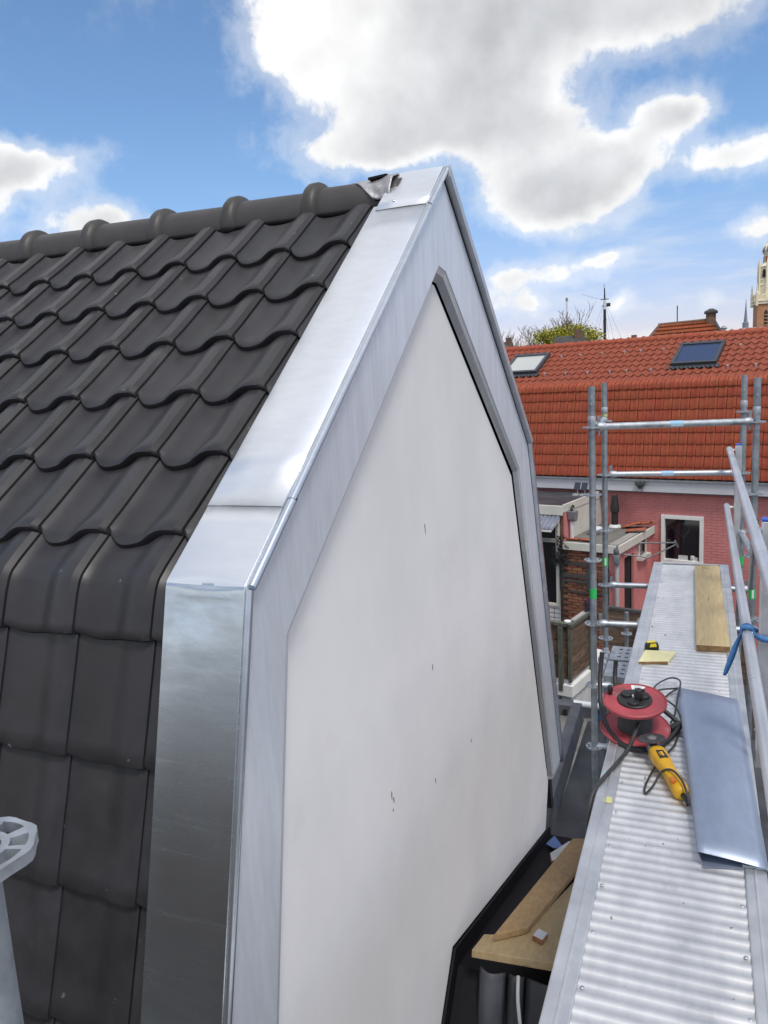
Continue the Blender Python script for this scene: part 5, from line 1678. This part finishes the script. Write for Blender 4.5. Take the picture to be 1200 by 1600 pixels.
# ------------------------------------------------------------------ beyond the red roof
def bare_tree(name, lab, base, h, spread, n_stems, depth, seed, group=None, twig=.009):
    r = random.Random(seed)
    root = thing(name, lab, 'tree' if h > 3 else 'shrub', base, group)
    tr, cr = MB(), MB()
    def grow(p, d, ln, rad, lv):
        q = [p]
        for k in range(3):
            d = (d + V3(r.gauss(0, .12), r.gauss(0, .12), r.gauss(.03, .06))).normalized()
            q.append(q[-1] + d * ln / 3)
        (tr if lv == 0 else cr).tube(q, [max(twig, rad * (1 - .18 * k)) for k in range(4)], 5, caps=False)
        if lv < depth:
            for k in range(r.choice((2, 3, 3))):
                dd = (d + V3(r.gauss(0, spread), r.gauss(0, spread), r.gauss(.10, .15))).normalized()
                grow(q[r.choice((2, 3, 3))], dd, ln * r.uniform(.55, .8), rad * .6, lv + 1)
    for k in range(n_stems):
        grow(Vector(base) + V3(r.gauss(0, .5), r.gauss(0, .5), 0) * (n_stems > 1), V3(r.gauss(0, .12), r.gauss(0, .12), 1).normalized(), h * r.uniform(.36, .48), h * .016, 0)
    tr.build('trunk', M['bark'], root, recalc=False)
    cr.build('crown', M['bark'], root, recalc=False)
    return root


def leafy(lab, base, h, rx, rz, n, seed, sz):
    r = random.Random(seed)
    root = bare_tree('spring_tree', lab, base, h * .8, .36, 3, 4, seed + 1, twig=.008)
    mb_ = MB()
    cl = []
    for k in range(26):
        a, b = r.uniform(0, 2 * PI), r.uniform(.25, 1)
        cl.append(Vector(base) + V3(math.cos(a) * rx * b, math.sin(a) * rx * .7 * b, h * .60 + rz * r.uniform(-.9, .75) * math.sqrt(1 - b * b * .8)))
    for k in range(n):
        c_ = r.choice(cl)
        p = c_ + V3(r.gauss(0, rx * .17), r.gauss(0, rx * .17), r.gauss(0, rz * .20))
        n_ = V3(r.gauss(0, 1), r.gauss(0, 1), r.gauss(0, 1)).normalized()
        t_ = n_.orthogonal().normalized() * sz * r.uniform(.5, 1.2)
        b_ = n_.cross(t_) * .7
        mb_.poly([p - t_, p - b_, p + t_, p + b_])
    tag(mb_.build('crown', M['leaf'], root, recalc=False), kind='stuff')
    return root


bare_tree('bare_shrub', 'brown bare shrub at the left end of the red ridge', (-14.5, 60.5, -1.0), 3.5, .30, 9, 4, 21, 'bare trees behind the ridge')
bare_tree('bare_shrub', 'dense brown bare shrub between the left shrub and the tall bare tree', (-12.7, 61.2, -1.0), 3.8, .30, 11, 4, 22, 'bare trees behind the ridge')
bare_tree('bare_tree', 'tall grey bare tree rising above the yellow green crown', (-12.6, 72.0, -2.0), 6.2, .34, 4, 5, 23, 'bare trees behind the ridge', .014)
bare_tree('bare_tree', 'grey bare tree between white pole and dark mast', (-9.6, 66.0, -1.6), 4.6, .30, 4, 5, 29, 'bare trees behind the ridge', .014)
leafy('yellow green leafing tree behind the red ridge beside the white pole', (-8.9, 56.5, -1.45), 6.1, 1.9, 1.0, 7000, 31, .09)
leafy('low yellow green shrub left of the leafing tree', (-10.5, 55.5, -1.4), 4.2, .8, .6, 900, 37, .08)
# masts
fp = thing('white_pole', 'white flagpole standing behind the bare trees', 'flagpole', (-13.2, 83.5, -3))
mb = MB(); mb.tube([(-13.2, 83.5, -3), (-13.2, 83.5, 4.5), (-13.2, 83.5, 7.3)], [.16, .12, .09], 10); mb.build('pole', M['white'], fp, smooth=50)
mb = MB(); mb.lathe([(.16, 4.6), (.2, 4.7), (.2, 4.9), (.14, 5.0)], 10, Matrix.Translation((-13.2, 83.5, 0))); mb.lathe([(.13, 7.2), (.13, 7.5), (.03, 7.55)], 10, Matrix.Translation((-13.2, 83.5, 0))); mb.build('fitting', M['galv_dull'], fp)
sm = thing('ship_mast', 'dark ship mast with pale upper section and thin rigging lines', 'mast', (-10.75, 95.5, -3))
mx, my = -10.75, 95.5
mb = MB(); mb.tube([(mx, my, -3), (mx, my, 6.9)], [.19, .16], 10); mb.build('lower_mast', M['mast_dark'], sm, smooth=50)
mb = MB(); mb.tube([(mx, my, 6.9), (mx, my, 8.0)], [.16, .13], 10); mb.build('upper_mast', M['pvc_white'], sm, smooth=50)
mb = MB(); mb.tube([(mx, my, 8.0), (mx, my, 9.3)], [.10, .05], 8); mb.tube([(mx - .05, my, 8.2), (mx - .05, my, 9.8)], .03, 6); mb.tube([(mx - .45, my, 8.05), (mx + .45, my, 8.05)], .05, 6); mb.tube([(mx - .3, my, 7.3), (mx + .3, my, 7.3)], .06, 6); mb.box((mx + .2, my, 7.2), (mx + .65, my + .05, 7.6)); mb.build('topmast', M['mast_dark'], sm)
mb = MB()
for dx in (-2.2, -1.3, -.6, .6, 1.3, 2.4):
    mb.tube([(mx, my, 8.0 if abs(dx) > 1 else 7.2), (mx + dx, my + .3, 2.0)], .010, 4)
mb.tube(spline([(mx, my, 8.0), (mx - 1.2, my, 8.3), (mx - 2.6, my, 8.9)], 4), .012, 4)
mb.build('rigging', M['mast_dark'], sm)
# hip roofed house with chimney
hh = thing('far_hip_house', 'orange tiled hip roofed house with brick chimney just above the red ridge', 'house', (-1, 50, -7))
a0, a1 = V3(-3.6, 49.2, -.5), V3(1.35, 50.9, -.5)
fx_ = (a1 - a0).normalized(); fn_ = V3(-fx_.y, fx_.x, 0)
rl_, rr_2 = V3(-2.45, 50.6, 2.46), V3(.45, 51.6, 2.60)
dir_ = (rr_2 - rl_).normalized()
lo0, lo1 = V3(-4.5, 47.6, -.4), V3(1.9, 49.8, -.4)
n_rows = 13
class RT_(MB):
    pass
mb = RT_()
nt_ = 44
def roof_pt(u_, v_, k=0):
    p = lo0.lerp(lo1, u_).lerp(rl_.lerp(rr_2, u_), v_)
    return p
for r in range(n_rows):
    v0, v1 = r / n_rows, (r + 1) / n_rows + .012
    for c in range(nt_):
        u0, u1 = (c + .04) / nt_, (c + .96) / nt_
        p = [roof_pt(u0, v0), roof_pt(u1, v0), roof_pt(u1, v1), roof_pt(u0, v1)]
        o_ = V3(0, -.05, .07)
        mid = (p[0] + p[1]) / 2 + o_ + V3(0, -.02, .05)
        mb.poly([p[0] + o_, mid, (p[2] + p[3]) / 2 + V3(0, -.01, .04), p[3]])
        mb.poly([mid, p[1] + o_, p[2], (p[2] + p[3]) / 2 + V3(0, -.01, .04)])
tag(mb.build('roof_tiles', M['far_red'], hh, recalc=False), kind='stuff')
mb = MB()
lb = V3(-5.2, 52.5, -.4)
n2 = 8
for r in range(n_rows):
    for c in range(n2):
        def q(u_, v_):
            return lb.lerp(lo0, u_).lerp(rl_, v_)
        v0, v1 = r / n_rows, min(1, (r + 1) / n_rows)
        mb.poly([q((c + .06) / n2, v0) + V3(-.07, -.02, .06), q((c + .94) / n2, v0) + V3(-.07, -.02, .06), q((c + .94) / n2, v1), q((c + .06) / n2, v1)])
tag(mb.build('hip_tiles', M['far_red'], hh, recalc=False), kind='stuff')
mb = MB(); mb.prism([lo0 + V3(0, .05, -.03), lo1 + V3(0, .05, -.03), rr_2 - V3(0, 0, .04), rl_ - V3(0, 0, .04)], fn_ * .2); mb.prism([lb, lo0 + V3(0, .05, -.03), rl_ - V3(0, 0, .04)], (.2, .2, 0)); mb.build('roof_body', M['far_dark'], hh)
mb = MB(); mb.tube([rl_ + V3(-.1, 0, .02), rr_2 + V3(.1, 0, .02)], .09, 8); mb.tube([rl_ + V3(0, 0, .02), lo0 + V3(-.05, -.05, .05)], .10, 8); mb.build('ridge', M['far_brick'], hh)
mb = MB(); mb.tube([rr_2 + V3(.05, 0, .02), V3(1.75, 50.0, .2)], .11, 8); mb.build('verge', M['far_dark'], hh)
mb = MB(); mb.box((.10, 51.3, 1.8), (.66, 51.95, 2.98)); ch = mb.build('chimney', M['far_brick'], hh)
mb = MB(); mb.box((.0, 51.2, 2.981), (.76, 52.05, 3.08)); mb.prism([(.0, 51.2, 3.081), (.76, 51.2, 3.081), (.50, 51.6, 3.26), (.30, 51.6, 3.26)], (0, .5, 0)); mb.build('chimney_cap', M['far_dark'], ch)
mb = MB(); mb.box((.95, 50.2, 1.2), (1.2, 50.5, 1.95)); mb.lathe([(.17, 1.951), (.2, 2.0), (.05, 2.15)], 10, Matrix.Translation((1.075, 50.35, 0))); mb.build('flue', M['galv_dull'], hh)
mb = MB(); mb.box((-4.0, 50.0, -7), (1.6, 56, -.45)); mb.build('wall', M['far_brick'], hh)
mb = MB(); mb.tube([(-1.5, 51.0, 2.4), (-1.5, 51.0, 3.55)], .035, 6)
mb.build('antenna', M['mast_dark'], hh)
# dark roofs
def small_house(lab, x0, x1, y, z_e, z_r, m, name='far_house', skew=.5):
    t_ = thing(name, lab, 'house', ((x0 + x1) / 2, y, -7), 'roofs behind the ridge')
    mb_ = MB(); mb_.prism([(x0, y - 1.5, z_e), (x0 + skew, y + .3, z_r), (x0 + skew, y + 2, z_e)], (0, 0, -.01)); mb_ = MB()
    pts = [(x0, y - 1.5, z_e), (x1, y - 1.5, z_e), (x1, y + 2.5, z_e), (x0, y + 2.5, z_e), (x0 + skew, y + .5, z_r), (x1 - skew, y + .5, z_r)]
    i = [mb_.add(p) for p in pts]
    for f in ((0, 1, 5, 4), (1, 2, 5), (2, 3, 4, 5), (3, 0, 4), (0, 3, 2, 1)):
        mb_.f.append([i[k] for k in f])
    mb_.build('roof', m, t_)
    mb_ = MB(); mb_.box((x0 + .2, y - 1.2, -7), (x1 - .2, y + 2.2, z_e - .01)); mb_.build('wall', M['far_brick'], t_)
    mb_ = MB(); mb_.box((x1 - skew - .5, y + .2, z_r - .4), (x1 - skew - .1, y + .7, z_r + .35)); mb_.build('chimney', M['far_brick'], t_)
    return t_
small_house('dark slate roof humped in front of the yellow green tree', -9.0, -6.3, 48.8, .6, 2.15, M['far_dark'])
small_house('dark roof at the foot of the ship mast', -9.0, -7.6, 64.0, 1.2, 2.75, M['far_dark'], skew=.35)
small_house('brownish tiled roof at the far left under the bare shrubs', -22.5, -15.8, 70.0, 1.0, 2.95, M['far_brick'], skew=.3)
small_house('small dark roof left of the orange hip roofed house', -6.9, -4.6, 66.0, 1.0, 2.25, M['far_dark'], skew=.3)
small_house('long pale reddish roof between the hip roofed house and the church tower', 2.6, 10.5, 75.0, 1.5, 2.9, M['far_pink'], skew=.4)
# small slender spire
sp = thing('slender_spire', 'thin grey spire on a pale base left of the church tower', 'spire', (10.0, 226, -7))
mb = MB(); mb.lathe([(1.1, -7), (1.1, 8.4), (.9, 8.6)], 8, Matrix.Translation((10.0, 226, 0))); mb.build('base', M['tower_stone'], sp)
mb = MB(); mb.lathe([(.75, 8.6), (.75, 10.0), (.5, 10.1), (.35, 11.5), (.12, 14.5), (.04, 16)], 8, Matrix.Translation((10.0, 226, 0))); mb.build('spire', M['tower_blue'], sp)
# roof slope entering on the right
rr5 = thing('brown_roof', 'brown roof slope cutting in at the right edge below the church tower', 'house', (7, 60, -7))
mb = MB(); mb.prism([(2.9, 58, 1.0), (5.4, 58, 2.65), (9.5, 58, 2.65), (9.5, 58, 1.0)], (0, 6, 0)); mb.build('roof', M['far_brick'], rr5)
mb = MB(); mb.box((3.0, 58.1, -7), (9.4, 63.9, .99)); mb.build('wall', M['far_brick'], rr5)

# church tower
cx, cy = 23.2, 343.0
ct = thing('church_tower', 'tall church tower with brick shaft and ornate cream stone lantern spire', 'tower', (cx, cy, -7))
TXF = lambda a=0: Matrix.Translation((cx, cy, 0)) @ Matrix.Rotation(a, 4, 'Z')
AR = .12
mb = MB(TXF(AR)); mb.box((-4.7, -4.7, -7), (4.7, 4.7, 21.6)); mb.build('shaft', M['tower_brick'], ct)
for s_ in (-1, 1):
    for side in (0, 1):
        mb = MB(TXF(AR) if side == 0 else TXF(AR) @ Matrix.Rotation(PI / 2, 4, 'Z'))
        x = s_ * 1.75
        mb.prism([(x - .65, -4.75, 9), (x + .65, -4.75, 9), (x + .65, -4.75, 18.2), (x + .45, -4.75, 18.9), (x, -4.75, 19.3), (x - .45, -4.75, 18.9), (x - .65, -4.75, 18.2)], (0, .3, 0))
        wnd = mb.build('belfry_opening', M['tower_dark'], ct)
        mb = MB(mb.xf)
        for k in range(7):
            mb.box((x - .62, -4.95, 9.4 + 1.3 * k), (x + .62, -4.76, 9.8 + 1.3 * k))
        mb.build('louvre', M['tower_brick'], wnd)
    mb = MB(TXF(AR)); mb.box((s_ * 4.3 - .6, -5.0, -7), (s_ * 4.3 + .6, -4.3, 20.6)); mb.build('buttress', M['tower_brick'], ct)
mb = MB(TXF(AR)); mb.box((-5.2, -5.2, 21.61), (5.2, 5.2, 22.6)); mb.box((-5.5, -5.5, 22.61), (5.5, 5.5, 23.1))
for k in range(11):
    for a, b in ((1, 0), (0, 1)):
        t_ = -5.2 + 1.04 * k
        for sg in (-1, 1):
            x, y = (t_, sg * 5.2) if a else (sg * 5.2, t_)
            mb.box((x - .16, y - .16, 20.6 if k % 2 else 21.0), (x + .16, y + .16, 21.6)) if False else None
            mb.box((x - .2, y - .2, 23.11), (x + .2, y + .2, 24.9))
mb.box((-5.4, -5.4, 24.91), (5.4, -5.0, 25.3)); mb.box((-5.4, 5.0, 24.91), (5.4, 5.4, 25.3)); mb.box((-5.4, -4.99, 24.91), (-5.0, 4.99, 25.3)); mb.box((5.0, -4.99, 24.91), (5.4, 4.99, 25.3))
mb.build('balustrade', M['tower_stone'], ct)
for sx_ in (-1, 1):
    for sy_ in (-1, 1):
        mb = MB(TXF(AR)); mb.lathe([(.5, 21.0), (.5, 25.6), (.6, 25.8), (.42, 26.2), (.05, 29.6)], 6, Matrix.Translation((sx_ * 5.2, sy_ * 5.2, 0))); mb.build('pinnacle', M['tower_stone'], ct)
mb = MB(TXF(PI / 8 + AR)); mb.lathe([(3.9, 23.1), (3.8, 28.5), (4.05, 28.9), (3.7, 29.4), (3.6, 30.4), (3.9, 30.8), (3.5, 31.2), (3.45, 35.4), (3.75, 35.8), (3.1, 36.4), (2.5, 37.0)], 8); mb.build('octagon', M['tower_stone'], ct)
for k in range(8):
    a = AR + PI / 4 * k
    mb = MB(TXF(a))
    mb.prism([(-.55, -3.62, 31.6), (.55, -3.62, 31.6), (.55, -3.62, 34.0), (0, -3.62, 34.8), (-.55, -3.62, 34.0)], (0, .5, 0))
    mb.prism([(-.5, -3.95, 24.0), (.5, -3.95, 24.0), (.5, -3.95, 27.0), (0, -3.95, 27.8), (-.5, -3.95, 27.0)], (0, .5, 0)) if k % 2 == 0 else None
    mb.build('lancet_window', M['tower_dark'], ct)
    mb = MB(TXF(a + PI / 8)); mb.lathe([(.42, 23.1), (.36, 33), (.30, 36.6), (.05, 38.6)], 6, Matrix.Translation((0, -4.1, 0))); mb.build('pinnacle', M['tower_stone'], ct)
mb = MB(TXF(PI / 8 + AR)); mb.lathe([(2.3, 36.5), (2.15, 40.2), (2.5, 40.5), (2.6, 40.9)], 8); mb.build('lantern', M['tower_stone'], ct)
for k in range(8):
    mb = MB(TXF(AR + PI / 4 * k)); mb.box((-.38, -2.25, 37.4), (.38, -1.9, 39.6)); mb.build('lantern_opening', M['far_red'] if k in (0, 1, 7) else M['tower_dark'], ct)
mb = MB(TXF(PI / 8 + AR)); mb.lathe([(2.5, 40.9), (2.75, 41.8), (2.5, 42.8), (1.8, 43.4)], 16); mb.build('onion', M['tower_blue'], ct, smooth=50)
for k in range(8):
    mb = MB(TXF(AR + PI / 4 * k)); mb.tube([(0, -2.5, 40.9), (0, -2.85, 41.9), (0, -2.2, 43.2), (0, -1.2, 44.4), (0, -.6, 45.8)], .22, 6); mb.build('crown_rib', M['tower_stone'], ct)
mb = MB(TXF(AR)); mb.lathe([(1.8, 43.4), (1.0, 44.6), (.75, 46.0), (.9, 46.3), (.5, 46.8), (.22, 49.0), (.1, 51.5), (.04, 53)], 10); mb.build('finial', M['tower_stone'], ct)

# row of houses across the street behind the viewpoint; the front zinc mirrors them
for k, (x0, x1, ze, zr, lab) in enumerate([(-16, -7.2, -1.2, 1.3, 'dark brick row house behind the photographer, leftmost of the row'), (-7.1, 1.4, -.9, 1.6, 'dark brick row house behind the photographer, middle of the row'), (1.5, 10, -1.3, 1.2, 'dark brick row house behind the photographer, rightmost of the row')]):
    t_ = thing('row_house', lab, 'house', ((x0 + x1) / 2, -20, -7), 'row houses behind the photographer')
    mb = MB(); mb.box((x0, -24.5, -6.99), (x1, -16, ze)); mb.build('wall', M['far_brick'], t_)
    mb = MB(); mb.prism([(x0 - .05, -15.8, ze + .01), (x0 - .05, -20.2, zr), (x0 - .05, -24.7, ze + .01)], (x1 - x0 + .1, 0, 0)); mb.build('roof', M['far_dark'], t_)
